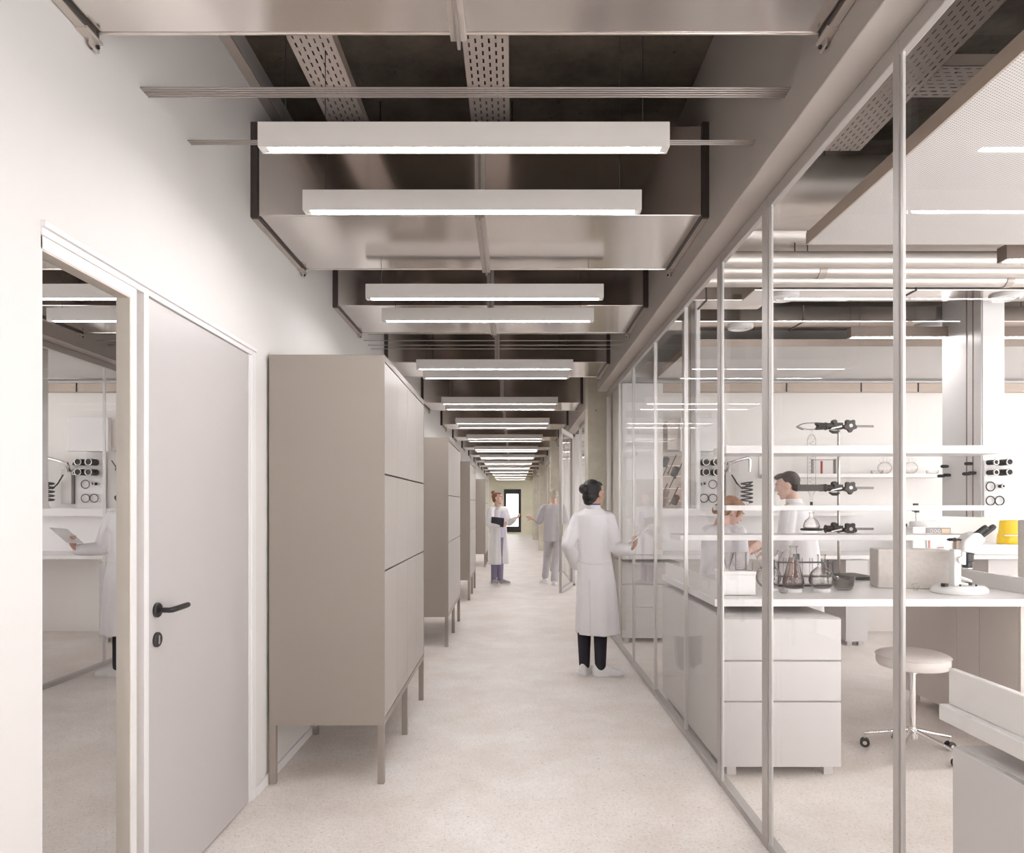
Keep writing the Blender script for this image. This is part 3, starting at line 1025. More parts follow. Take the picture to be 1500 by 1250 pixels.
# white box with glass funnels
bx = thing('storage_box', (1.302, 4.02, BZ), 'small white box at the left end of the flask bench, holding up glass funnels', 'box')
build('box_body', MB().box(1.21, 1.395, 3.94, 4.11, BZ + .004, BZ + .120), M['white_matt'], bx, bevel=.003)
build('box_lid', MB().box(1.207, 1.398, 3.937, 4.113, BZ + .120, BZ + .140), M['white_matt'], bx, bevel=.003)
build('box_foot', MB().box(1.23, 1.375, 3.96, 4.09, BZ, BZ + .004), M['gap'], bx)
zt = BZ + .14
vessel('glass_beaker', (1.335, 4.02, zt), [(.030, 0), (.033, .006), (.033, .10), (.036, .108)], 'tall clear beaker standing on the small white box', 'beaker')
vessel('glass_funnel', (1.262, 4.03, zt), [(.010, 0), (.012, .022), (.016, .03), (.036, .10), (.038, .104)], 'clear conical funnel leaning on the small white box', 'funnel')
vessel('crystallising_dish', (1.375, 3.99, zt), [(.018, 0), (.021, .004), (.021, .045), (.023, .05)], 'small clear dish at the right corner of the white box', 'dish')

# round flask with two splayed necks, behind the glass post
rf = thing('round_flask', (1.561, 4.19, BZ), 'large clear round flask with two splayed necks, behind the glass wall post', 'flask')
prof = [(.075 * math.sin(t * PI / 20), .083 - .075 * math.cos(t * PI / 20)) for t in range(1, 19)]
build('glass_bulb', MB().lathe([(0, .008)] + prof + [(max(r - .0025, 0), z) for r, z in prof[::-1]], (1.561, 4.19, BZ), 36), M['flask'], rf, True)
for s in (-1, 1):
    d = Vector((s * .42, 0, .9)).normalized()
    p0 = Vector((1.561, 4.19, BZ + .083)) + d * .07
    build('neck', MB().cyl(p0, p0 + d * .10, .015, 20, .017, False), M['flask'], rf, True)
    build('neck_ring', MB().tube([p0 + d * .10 + (d.orthogonal().normalized() * math.cos(a * PI / 8) + d.cross(d.orthogonal().normalized()) * math.sin(a * PI / 8)) * .018 for a in range(16)], .0025, 6, True), M['flask'], rf, True)
build('cork_ring', MB().lathe([(.03, 0), (.056, 0), (.056, .014), (.036, .016), (.03, 0)], (1.561, 4.19, BZ), 30), M['white_matt'], rf, True)


def flask_on_base(name, x, y, prof, label, liquid=None):
    t = thing(name, (x, y, BZ), label, 'flask')
    build('base_disc', MB().lathe([(0, 0), (.048, 0), (.050, .003), (.050, .020), (.046, .023), (0, .023)], (x, y, BZ), 36), M['white_matt'], t, True)
    pr = [(r, z + .023) for r, z in prof]
    g = MB().lathe([(0, pr[0][1])] + pr + [(max(r - .0025, 0), z) for r, z in pr[::-1]] + [(0, pr[0][1] + .002)], (x, y, BZ), 40)
    build('glass_body', g, M['flask_dark'], t, True, angle=60)
    if liquid:
        build('liquid', MB().lathe([(0, .026)] + [(r, z + .023) for r, z in liquid] + [(0, liquid[-1][1] + .023)], (x, y, BZ), 32), M['redliquid'], t, True)
    r, z = pr[-1]
    build('rim', MB().tube([(x + (r) * math.cos(a * PI / 12), y + r * math.sin(a * PI / 12), BZ + z) for a in range(24)], .003, 6, True), M['flask'], t, True)
    return t


flask_on_base('conical_flask', 1.685, 4.12, [(.044, 0), (.058, .012), (.063, .030), (.060, .055), (.050, .09), (.034, .15), (.022, .195), (.021, .24), (.026, .252)],
              'tall conical flask on a white disc, right of the glass post')
flask_on_base('round_flask', 1.856, 4.12, [(.040, 0), (.060, .012), (.073, .040), (.073, .062), (.062, .092), (.040, .116), (.024, .128), (.022, .19), (.025, .20)],
              'wide round grey flask on a white disc, middle of the bench')
vessel('brown_flask', (1.778, 4.30, BZ), [(.040, 0), (.046, .015), (.045, .05), (.030, .085), (.014, .11), (.013, .185), (.016, .19)], 'brown glass flask with a black cap, between the two flasks on discs', 'flask', 'flask_amber')
bf = bpy.data.objects['brown_flask']
build('cap', MB().lathe([(0, .180), (.019, .180), (.020, .186), (.020, .214), (.017, .218), (0, .218)], (1.778, 4.30, BZ), 20), M['black'], bf, True)
vessel('conical_flask', (1.735, 4.28, BZ), [(.034, 0), (.036, .010), (.028, .06), (.012, .13), (.011, .19), (.014, .195)], 'slim reddish conical flask behind the tall conical flask', 'flask', 'flask_rose')

# test tube rack
tr = thing('test_tube_rack', (1.87, 4.42, BZ), 'black wire test tube rack behind the round flask', 'rack')
k = MB()
for x in (1.70, 2.05):
    for y in (4.39, 4.46):
        k.box(x - .004, x + .004, y - .004, y + .004, BZ, BZ + .165)
k.box(1.70, 2.05, 4.388, 4.462, BZ + .150, BZ + .156).box(1.70, 2.05, 4.388, 4.462, BZ + .06, BZ + .065).box(1.696, 2.054, 4.386, 4.464, BZ, BZ + .010)
build('rack_frame', k, M['black'], tr)
for n, (x, nm, mt) in enumerate(((1.755, 'amber test tube at the left end of the black rack', 'flask'), (1.86, 'test tube in the middle of the black rack', 'flask'),
                                 (1.925, 'test tube with red contents in the black rack', 'flask'), (2.0, 'clear test tube at the right end of the black rack', 'flask'))):
    t = vessel('test_tube', (x, 4.425, BZ + .012), [(.006, 0), (.011, .008), (.012, .02), (.012, .165), (.014, .168)], nm, 'test tube', mt, 'test tubes in the black rack', 20)
    if n in (0, 2):
        build('tube_contents', MB().lathe([(0, .005), (.008, .008), (.009, .06), (0, .06)], (x, 4.425, BZ + .012), 14), M['redliquid'], t, True)

# stack of glass dishes
for n in range(5):
    z = BZ + .0125 * n
    r = .060 + .0018 * n
    vessel('glass_dish', (2.035 + .002 * (n % 2), 4.22, z), [(.038, .001), (r - .008, .008), (r, .028), (r + .003, .030)],
           'clear glass dish, %s in the stack before the retort stand' % ('lowest', 'second from below', 'middle one', 'second from the top', 'topmost')[n], 'dish', 'dish', 'stack of glass dishes', 36)
vessel('glass_dish', (1.603, 4.06, BZ), [(.018, 0), (.022, .004), (.023, .016), (.025, .018)], 'tiny clear dish at the front, just right of the glass post', 'dish', 'flask', None, 28)
gs = thing('glass_stopper', (2.452, 4.17, BZ), 'small faceted glass stopper in front of the felt box', 'stopper')
build('stopper_body', MB().lathe([(0, 0), (.012, 0), (.014, .014), (.020, .022), (.024, .032), (.018, .044), (0, .046)], (2.452, 4.17, BZ), 8), M['flask'], gs, False)

# ------------------------------------------------------------------- retort stand with three clamps
SX, SY = 2.371, 4.985
rs = thing('retort_stand', (SX, SY, BZ), 'retort stand with three dark clamps behind the open shelf', 'stand')
build('base_plate', MB().box(SX - .03, SX + .16, SY - .22, SY + .09, BZ, BZ + .022), M['clampgrey'], rs, bevel=.004)
build('rod', MB().cyl((SX, SY, BZ + .02), (SX, SY, 2.055), .0105, 20), M['steel'], rs, True)


def star(c, r, y0, y1):
    pts = []
    for k in range(60):
        a = 2 * PI * k / 60
        rr = r * (1 + .16 * math.cos(5 * a + .5 * PI))
        pts.append((c[0] + rr * math.cos(a), c[1] + rr * math.sin(a)))
    return MB().prism(pts, y0, y1, 'y')


def boss(z, jaw):
    b = MB().box(SX - .045, SX + .022, SY - .026, SY + .026, z - .024, z + .024)
    b.cyl((SX - .05, SY, z), (SX - .092, SY, z), .024, 18).cyl((SX - .092, SY, z), (SX - .10, SY, z), .030, 18)
    b.cyl((SX - .035, SY - .02, z + .03), (SX - .035, SY + .02, z + .03), .018, 16)
    cl = build('clamp', b, M['clampgrey'], rs, bevel=.004)
    build('star_knob', star((SX + .066, z), .043, SY - .045, SY - .02), M['clampgrey'], cl, bevel=.003)
    build('knob_button', MB().cyl((SX + .066, SY - .05, z), (SX + .066, SY - .044, z), .013, 20), M['alu_bright'], cl, True)
    build('clamp_rod', MB().cyl((SX + .02, SY, z), (SX + .252, SY, z - .0), .0085, 16), M['grey'], cl, True)
    wg = MB().tube([(SX - .085, SY - .03, z - .034), (SX - .06, SY - .034, z - .046), (SX - .03, SY - .034, z - .046), (SX - .01, SY - .03, z - .038)], [.006, .012, .012, .006], 10)
    build('wing_screw', wg, M['black'], cl, True)
    build('screw', MB().cyl((SX - .07, SY - .03, z - .02), (SX + .005, SY - .03, z - .002), .010, 12), M['chrome'], cl, True)
    jaw(z, cl)


def jaw_open(z, cl):
    build('jaw_grip', MB().prism([(SX - .175, z + .026), (SX - .10, z + .022), (SX - .10, z - .022), (SX - .175, z - .026), (SX - .155, z)], SY - .022, SY + .022, 'y'), M['blackmat'], cl, bevel=.002)
    for s in (-1, 1):
        p = [(SX - .17, SY, z + s * .024), (SX - .23, SY, z + s * .024), (SX - .27, SY, z + s * .015), (SX - .305, SY, z - .002)]
        build('jaw_finger', MB().tube(p, .0045, 8), M['chrome'], cl, True)
    build('jaw_tip', MB().obox((SX - .283, SY, z - .012), .05, .03, .010, Euler((0, .42, 0))), M['grey'], cl)


def jaw_band(z, cl):
    build('jaw_grip', MB().cyl((SX - .315, SY - .034, z), (SX - .315, SY + .034, z), .001, 6).box(SX - .315, SX - .100, SY - .036, SY - .030, z - .023, z + .023).box(SX - .235, SX - .100, SY + .030, SY + .036, z - .023, z + .023)
          .box(SX - .13, SX - .10, SY - .03, SY + .03, z - .023, z + .023), M['clampgrey'], cl, bevel=.002)
    build('jaw_pad', MB().box(SX - .315, SX - .235, SY - .030, SY + .004, z - .024, z + .024).box(SX - .127, SX - .105, SY - .037, SY + .037, z - .026, z + .026), M['blackmat'], cl, bevel=.002)


def jaw_ring(z, cl):
    cx = SX - .199
    build('ring', MB().tube([(cx + .07 * math.cos(a * PI / 20), SY + .062 * math.sin(a * PI / 20), z - .004) for a in range(40)], .0085, 8, True), M['clampgrey'], cl, True)
    build('ring_stem', MB().cyl((cx + .07, SY, z - .004), (SX - .10, SY, z), .006, 10), M['clampgrey'], cl, True)


boss(2.030, jaw_open)
boss(1.580, jaw_band)
boss(1.281, jaw_ring)
# condenser and receiving flask held by the clamps
cx, cy = SX - .199, SY
cd = thing('condenser', (cx, cy, 1.46), 'upright glass condenser with an inner coil held by the middle clamp', 'condenser')
build('jacket', MB().lathe([(.008, 1.475), (.009, 1.515), (.014, 1.53), (.027, 1.555), (.030, 1.575), (.030, 1.86), (.030, 1.93)], (cx, cy, 0), 32), M['flask'], cd, True)
build('coil', MB().tube([(cx + .013 * math.cos(t * .55), cy + .013 * math.sin(t * .55), 1.585 + t * .00245) for t in range(140)], .0026, 6), M['dish'], cd, True)
build('tip', MB().cyl((cx, cy, 1.452), (cx, cy, 1.478), .010, 16), M['black'], cd, True)
build('top_bulb', MB().lathe([(.030, 1.93), (.028, 1.945), (.018, 1.965), (.006, 1.972), (.005, 2.008)], (cx, cy, 0), 28), M['dish'], cd, True)
vessel('distillation_flask', (cx, cy, 1.281 - .004), [(.050, .009), (.058, .018), (.056, .035), (.044, .065), (.024, .082), (.0165, .09), (.0165, .118), (.021, .124)],
       'clear flask sitting in the ring of the lowest clamp', 'flask')

# ------------------------------------------------------------------- felt box and microscope
fb = thing('felt_box', (2.515, 4.347, BZ), 'beige felt-covered box left of the microscope', 'box')
build('box_body', MB().box(-.206, .206, -.10, .10, 0, .245).xform(Matrix.Translation((2.515, 4.347, BZ)) @ Matrix.Rotation(math.radians(-14), 4, 'Z')), M['fabric'], fb, bevel=.010, seg=3)
fb2 = thing('felt_box', (3.54, 4.45, BZ), 'beige felt-covered box cut by the right edge of the photo', 'box')
build('box_body', MB().box(3.39, 3.70, 4.30, 4.60, BZ, BZ + .425), M['fabric'], fb2, bevel=.010, seg=3)

ms = thing('microscope', (2.66, 4.06, BZ), 'white stereo microscope with black eyepieces on the bench', 'microscope')
mx, my = 2.66, 4.06
outl = []
for kx in range(40):
    a = 2 * PI * kx / 40
    outl.append((mx + .160 * math.cos(a) * (1 + .05 * math.sin(a)), my + .125 * math.sin(a) * (1 - .25 * math.cos(a))))
build('base', MB().loft([[Vector((mx + (x - mx) * s, my + (y - my) * s, BZ + z)) for x, y in outl] for s, z in ((.97, 0), (1.0, .004), (1.0, .018), (.95, .034), (.84, .044))]), M['micro'], ms, True)
build('pillar', MB().box(mx - .056, mx - .012, my - .022, my + .03, BZ + .04, BZ + .262), M['micro'], ms, bevel=.006)
build('pillar_rail', MB().box(mx - .03, mx - .002, my - .012, my + .02, BZ + .265, BZ + .322).box(mx - .036, mx - .026, my - .012, my + .02, BZ + .262, BZ + .33), M['panel_edge'], ms, bevel=.002)
build('focus_arm', MB().box(mx - .07, mx - .012, my - .02, my + .028, BZ + .312, BZ + .322).cyl((mx - .075, my, BZ + .318), (mx - .015, my, BZ + .318), .009, 14), M['blackmat'], ms, bevel=.002)
head = [(mx - .020, BZ + .250), (mx + .068, BZ + .234), (mx + .086, BZ + .25), (mx + .092, BZ + .285), (mx + .118, BZ + .322), (mx + .076, BZ + .368), (mx + .030, BZ + .350), (mx - .012, BZ + .31)]
build('head', MB().prism(head, my - .05, my + .05, 'y'), M['micro'], ms, True, bevel=.014, seg=4)
ob = MB().lathe([(0, .150), (.024, .150), (.026, .155), (.026, .185), (.033, .190), (.034, .236), (0, .236)], (mx + .035, my, BZ), 32)
build('objective', ob, M['black'], ms, True)
build('objective_ring', MB().lathe([(.024, .146), (.028, .146), (.028, .151), (.024, .151), (.024, .146)], (mx + .035, my, BZ), 32), M['chrome'], ms, True)
for s, (dx, dz) in ((-1, (0, 0)), (1, (.094, .002))):
    p0 = Vector((mx + .046 + dx, my + s * .030, BZ + .335 + dz))
    d = Vector((.80, .05 * s, .60)).normalized()
    ey = MB().cyl(p0 - d * .02, p0 + d * .088, .0150, 24, .0175).cyl(p0 + d * .088, p0 + d * .10, .0175, 24, .015)
    build('eyepiece', ey, M['black'], ms, True, bevel=0)
build('focus_knob', MB().cyl((mx - .026, my - .028, BZ + .20), (mx - .026, my - .048, BZ + .20), .020, 24).cyl((mx - .026, my + .03, BZ + .20), (mx - .026, my + .05, BZ + .20), .020, 24), M['micro'], ms, True)
build('focus_block', MB().box(mx - .014, mx + .01, my - .03, my + .03, BZ + .17, BZ + .25), M['micro'], ms, bevel=.004)
build('stage_lens', MB().tube([(mx + .012 + .042 * math.cos(a * PI / 16), my + .03 * math.sin(a * PI / 16), BZ + .085 - .016 * math.cos(a * PI / 16)) for a in range(32)], .007, 8, True), M['micro'], ms, True)
build('stage_arm', MB().tube([(mx - .03, my, BZ + .06), (mx + .01, my, BZ + .055), (mx + .035, my - .005, BZ + .05)], .010, 10), M['micro'], ms, True)
for (x, y) in ((mx - .118, my - .03), (mx + .062, my + .03)):
    build('base_knob', MB().cyl((x, y, BZ + .042), (x, y, BZ + .062), .020, 20), M['black'], ms, True)
for (x, y) in ((mx - .04, my - .05), (mx + .055, my - .05)):
    build('base_screw', MB().ball((x, y, BZ + .052), .007, sub=2), M['black'], ms, True)

# =================================================================== LABORATORY: REAR WALL BENCH
bench = thing('worktop', (3.8, 7.15, BZ), 'long white worktop along the rear laboratory wall', 'worktop')
build('top_board', MB().box(1.13, 7.4, 7.12, 7.865, BZ - .04, BZ), M['white'], bench, bevel=.003)
build('splashback', MB().box(1.13, 7.4, 7.853, 7.868, BZ, 1.40), M['white_matt'], bench)
cabinet('rear_cabinet', 1.135, 1.75, 7.20, 7.82, .05, .85, 'white three-drawer cabinet at the left end of the rear bench', (.05, .38, .62, .85), ())
cabinet('rear_cabinet', 3.43, 3.66, 7.06, 7.80, .04, .885, 'narrow white cabinet under the rear bench, seen past the drawers', (.04, .885), ())
cabinet('rear_cabinet', 5.0, 6.2, 7.20, 7.82, .05, .885, 'white cabinet under the right part of the rear bench', (.05, .40, .885), ())
tc = thing('tall_cupboard', (1.36, 7.5, BZ), 'tall white cupboard standing on the left end of the rear bench', 'cupboard')
build('cupboard_body', MB().box(1.135, 1.575, 7.22, 7.85, BZ, 2.745), M['labwall'], tc, bevel=.003)
build('cupboard_door', MB().box(1.14, 1.50, 7.203, 7.219, BZ + .004, 2.742), M['white_matt'], tc, bevel=.002)

wc = thing('wall_unit', (2.0, 7.75, 1.98), 'small white box unit fixed high on the rear wall, beside the left service column', 'wall unit')
build('unit_front', MB().box(1.83, 2.28, 7.50, 7.56, 2.05, 2.42), M['white'], wc, bevel=.004)
build('unit_body', MB().box(1.70, 2.26, 7.56, 7.865, 2.07, 2.40), M['greycab'], wc, bevel=.004)


def service_column(x0, x1, y0, y1, z0, label, grooves):
    t = thing('service_column', (x0, y1, z0), label, 'column')
    build('column_body', MB().box(x0, x1, y0, y1, z0, ZS), M['white'], t, bevel=.002)
    build('column_front', MB().box(x0 + .008, x1, y0 - .010, y0 - .001, z0, ZS), M['white_matt'], t)
    for y in grooves:
        build('column_groove', MB().box(x0 - .003, x0 + .001, y, y + .012, z0, ZS), M['groove'], t)
    return t


service_column(1.484, 1.524, 5.60, 6.03, 1.425, 'slim white service column hanging from the ceiling behind the glass, left of the pegboard', (5.74,))
service_column(3.625, 3.80, 5.30, 5.78, 1.36, 'broad white service column hanging from the ceiling, right of the open shelf', (5.385, 5.46))

# shelf on the rear wall
ws = thing('wall_shelf', (3.8, 7.7, 1.80), 'white shelf with glassware on the rear wall', 'shelf')
build('shelf_board', MB().box(2.82, 4.78, 7.56, 7.866, 1.765, 1.805), M['white'], ws, bevel=.002)
build('shelf_back', MB().box(2.82, 4.78, 7.855, 7.866, 1.805, 2.02), M['labwall'], ws)
wl = thing('wall_shelf', (2.0, 7.7, 1.33), 'pale ledge below the drying rack on the rear wall', 'shelf')
build('shelf_board', MB().box(1.58, 3.9, 7.60, 7.85, 1.335, 1.375), M['white'], wl, bevel=.002)
build('shelf_lip', MB().box(1.58, 2.7, 7.59, 7.60, 1.335, 1.42), M['white'], wl, bevel=.001)
sr = thing('test_tube_rack', (3.45, 7.66, 1.806), 'dark wire rack with tubes on the rear wall shelf', 'rack')
k = MB()
for x in (3.35, 3.60):
    k.box(x - .006, x + .006, 7.63, 7.69, 1.806, 1.975)
k.box(3.35, 3.60, 7.63, 7.69, 1.962, 1.968)
build('rack_frame', k, M['grey'], sr)
tt = thing('test_tube', (3.452, 7.66, 1.806), 'dark red tube standing in the rack on the rear wall shelf', 'test tube')
build('glass_body', MB().cyl((3.452, 7.66, 1.806), (3.452, 7.66, 1.95), .012, 14), M['redliquid'], tt, True)
for n, (x, lab) in enumerate(((4.17, 'left round flask with two necks on the rear wall shelf'), (4.46, 'right round flask with two necks on the rear wall shelf'))):
    t = thing('shelf_flask', (x, 7.68, 1.806), lab, 'flask', 'flasks on the rear wall shelf')
    pr = [(.075 * math.sin(t_ * PI / 16), .068 - .07 * math.cos(t_ * PI / 16)) for t_ in range(2, 15)]
    build('glass_bulb', MB().lathe([(0, pr[0][1])] + pr, (x, 7.68, 1.806), 28), M['flask'], t, True)
    for s in (-1, 0, 1):
        d = Vector((s * .5, 0, 1)).normalized()
        p0 = Vector((x, 7.68, 1.806 + .068)) + d * .062
        build('neck', MB().cyl(p0, p0 + d * (.055 if s else .07), .015, 14, .017, False), M['flask'], t, True)
for n, (x, lab) in enumerate(((4.06, 'low glass dish left of the shelf flasks'), (4.68, 'low glass dish at the right end of the rear wall shelf'))):
    vessel('shelf_dish', (x, 7.64, 1.806), [(.05, 0), (.06, .006), (.064, .04)], lab, 'dish', 'dish', 'dishes on the rear wall shelf', 28)

# drying rack with black bottles
dk = thing('drying_rack', (1.8, 7.84, 1.42), 'beige drying rack with slanted pegs on the rear wall', 'rack')
build('rack_board', MB().box(1.60, 1.92, 7.845, 7.865, 1.40, 2.02), M['panel_edge'], dk, bevel=.002)
for z in (1.50, 1.64, 1.78, 1.90):
    build('rack_ledge', MB().box(1.60, 1.92, 7.81, 7.845, z, z + .012), M['frame'], dk)
for (x, z) in ((1.70, 1.80), (1.80, 1.92), (1.70, 1.60), (1.80, 1.72), (1.82, 1.56), (1.88, 1.86)):
    build('peg', MB().cyl((x - .03, 7.845, z - .10), (x + .03, 7.70, z + .10), .006, 8), M['black'], dk, True)
for (x, z, mt, lab) in ((1.705, 1.94, 'blackmat', 'black bottle at the upper left of the drying rack'), (1.81, 1.83, 'blackmat', 'black bottle at the upper right of the drying rack'),
                        (1.705, 1.575, 'bronze', 'brown bottle at the left middle of the drying rack'), (1.695, 1.49, 'bronze', 'brown bottle at the bottom left of the drying rack'),
                        (1.82, 1.51, 'blackmat', 'black bottle at the bottom right of the drying rack')):
    d = Vector((.22, -.5, .80)).normalized()
    b0 = Vector((x, 7.70, z)) - d * .05
    o = build('drying_bottle', MB().tube([b0, b0 + d * .008, b0 + d * .10, b0 + d * .112], [.026, .035, .035, .026], 18), M[mt], None, True)
    tag(o, lab, 'bottle', 'bottles on the drying rack')


def pegboard(x0, x1, y, z0, z1, label, tubes, rings, tag_word):
    t = thing('pegboard', ((x0 + x1) / 2, y, z0), label, 'pegboard')
    build('board', MB().box(x0, x1, y, y + .015, z0, z1), M['white'], t, bevel=.002)
    for i, (x, z, r, L) in enumerate(tubes):
        o = build('holder', MB().cyl((x, y - L, z), (x, y, z), r, 20), M['blackmat'], t, True)
        build('holder_rim', MB().tube([(x + r * math.cos(a * PI / 10), y - L, z + r * math.sin(a * PI / 10)) for a in range(20)], .006, 6, True), M['steel'], o, True)
    for (x, z, r) in rings:
        build('hoop', MB().tube([(x + r * math.cos(a * PI / 16), y - .02, z + r * math.sin(a * PI / 16)) for a in range(32)], .0045, 8, True).cyl((x, y - .02, z - r), (x, y, z - r), .004, 6), M['black'], t, True)


pegboard(2.06, 2.405, 7.83, 1.40, 2.02, 'white pegboard with black holders and hoops, behind the woman in the laboratory',
         ((2.165, 1.945, .037, .14), (2.165, 1.83, .037, .14), (2.285, 1.945, .037, .14), (2.285, 1.83, .037, .14), (2.375, 1.93, .022, .06), (2.375, 1.825, .022, .06), (2.165, 1.70, .018, .06)),
         ((2.275, 1.695, .047), (2.175, 1.535, .047), (2.275, 1.535, .047)), 'left')
pegboard(3.632, 3.795, 5.275, 1.365, 1.80, 'white pegboard with black holders and hoops on the broad service column',
         ((3.665, 1.782, .019, .085), (3.757, 1.782, .024, .10), (3.665, 1.705, .019, .085), (3.757, 1.705, .024, .10), (3.752, 1.60, .013, .04)),
         ((3.668, 1.598, .034), (3.668, 1.488, .034), (3.738, 1.488, .034)), 'right')
for n, (y, z) in enumerate(((5.70, 1.778), (5.745, 1.700), (5.67, 1.704), (5.40, 1.782), (5.425, 1.703), (5.36, 1.706))):
    o = build('rubber_peg', MB().tube([(3.624, y, z), (3.61, y, z), (3.572, y, z), (3.565, y, z)], [.010, .013, .013, .009], 14), M['blackmat'], None, True)
    tag(o, 'short black peg on the side of the broad column, %s' % ('rear row, top', 'rear row, lower left', 'rear row, lower right', 'front row, top', 'front row, lower left', 'front row, lower right')[n], 'peg', 'black pegs on the service column')

# tap with coiled hose
tp = thing('laboratory_tap', (2.475, 7.8, 1.5), 'chrome wall tap with a coiled black hose on the rear wall', 'tap')
build('tap_box', MB().box(2.415, 2.535, 7.78, 7.85, 1.47, 1.86), M['alu'], tp, bevel=.004)
build('tap_arm', MB().tube([(2.435, 7.76, 1.84), (2.435, 7.72, 1.93), (2.515, 7.70, 1.96), (2.635, 7.68, 1.99), (2.655, 7.68, 1.97), (2.650, 7.68, 1.83)], [.03, .028, .02, .022, .022, .012], 12), M['chrome'], tp, True)
hose = [(2.455, 7.7, 1.80), (2.515, 7.7, 1.70), (2.575, 7.7, 1.64)]
for k_ in range(60):
    hose.append((2.625 + .065 * math.cos(k_ * .55), 7.7 + .03 * math.sin(k_ * .55), 1.72 - k_ * .0040))
build('coiled_hose', MB().tube(hose, .0085, 8), M['black'], tp, True)
vessel('conical_flask', (2.635, 7.7, 1.376), [(.055, 0), (.058, .006), (.02, .07), (.014, .08), (.014, .11)], 'clear conical flask under the coiled hose on the rear ledge', 'flask', 'flask')

# balance / analyser and yellow canister
an = thing('analyser', (4.45, 7.4, BZ), 'white bench analyser with a round plate and a small amber display', 'instrument')
build('housing', MB().box(4.24, 4.66, 7.26, 7.6, BZ, 1.225), M['micro'], an, bevel=.012, seg=3)
build('plate', MB().lathe([(0, 0), (.13, 0), (.135, .008), (.135, .05), (.12, .058), (0, .058)], (4.45, 7.42, 1.225), 40), M['micro'], an, True)
pn = build('control_panel', MB().box(4.38, 4.64, 7.246, 7.26, 1.150, 1.215), M['grey'], an, bevel=.002)
build('display', MB().box(4.54, 4.62, 7.242, 7.248, 1.163, 1.203), M['orange'], pn)
for x in (4.43, 4.47, 4.51):
    build('dial', MB().tube([(x + .014 * math.cos(a * PI / 8), 7.244, 1.182 + .016 * math.sin(a * PI / 8)) for a in range(16)], .003, 6, True), M['paper'], pn, True)
build('probe_post', MB().cyl((4.37, 7.42, 1.28), (4.37, 7.42, 1.44), .006, 10), M['steel'], an, True)
build('probe_head', MB().box(4.345, 4.385, 7.40, 7.44, 1.44, 1.475).cyl((4.33, 7.42, 1.405), (4.385, 7.42, 1.405), .02, 12).box(4.36, 4.395, 7.40, 7.44, 1.375, 1.40), M['black'], an, bevel=.002)
build('side_knob', MB().cyl((4.23, 7.36, 1.24), (4.19, 7.36, 1.24), .018, 14), M['black'], an, True)
fp = thing('printed_card', (4.52, 7.245, 1.0), 'white card with small drawings below the amber display', 'card')
build('card_sheet', MB().box(4.38, 4.60, 7.245, 7.250, .98, 1.135), M['paper'], fp)
build('card_print', MB().box(4.395, 4.415, 7.241, 7.246, 1.0, 1.12).cyl((4.405, 7.243, 1.115), (4.405, 7.246, 1.115), .016, 12).box(4.45, 4.50, 7.241, 7.246, 1.10, 1.122).box(4.53, 4.58, 7.241, 7.246, 1.10, 1.122).box(4.49, 4.56, 7.241, 7.246, 1.00, 1.012), M['lips'], fp)
pb = thing('plinth_box', (5.4, 7.4, BZ), 'low white plinth under the yellow canister', 'plinth')
build('plinth_body', MB().box(4.92, 6.1, 7.28, 7.7, BZ, 1.034), M['micro'], pb, bevel=.004)
yc = thing('yellow_canister', (5.42, 7.45, 1.034), 'bright yellow plastic canister at the right edge', 'canister')
yx, yy_, yz = 5.42, 7.45, 1.036
build('canister_body', MB().loft([[Vector((yx + dx + r * 1.0 * math.cos(a * PI / 14), yy_ + r * .8 * math.sin(a * PI / 14), yz + z)) for a in range(28)]
                                  for r, z, dx in ((.125, 0, -.01), (.132, .01, -.01), (.130, .10, 0), (.120, .12, 0), (.108, .22, -.005), (.100, .25, -.01), (.085, .256, -.01))]), M['yellow'], yc, True)
build('canister_band', MB().box(yx - .15, yx + .06, yy_ - .115, yy_ - .09, yz + .085, yz + .10), M['jamb'], yc, bevel=.003)
build('canister_hose', MB().tube([(yx + .08, yy_ - .10, yz + .10), (yx + .115, yy_ - .12, yz + .09), (yx + .125, yy_ - .12, yz + .05), (yx + .10, yy_ - .11, yz + .012)], .012, 10), M['black'], yc, True)

# =================================================================== PEOPLE
def ring(cx, cy, z, rx, ry, yaw, n=48, fn=None):
    """ellipse across the body: rx to the sides, ry front to back; yaw is the way the person faces"""
    f = Vector((math.cos(yaw), math.sin(yaw), 0))
    s = Vector((f.y, -f.x, 0))
    pts = []
    for k in range(n):
        a = 2 * PI * k / n
        q = fn(a) if fn else 1.0
        pts.append(Vector((cx, cy, z)) + s * (rx * math.cos(a) * q) + f * (ry * math.sin(a) * q))
    return pts


def head_axes(yaw, pitch):
    f = Vector((math.cos(yaw) * math.cos(pitch), math.sin(yaw) * math.cos(pitch), math.sin(pitch)))
    r = Vector((math.sin(yaw), -math.cos(yaw), 0))
    u = r.cross(f)
    return Matrix((r, f, u)).transposed()


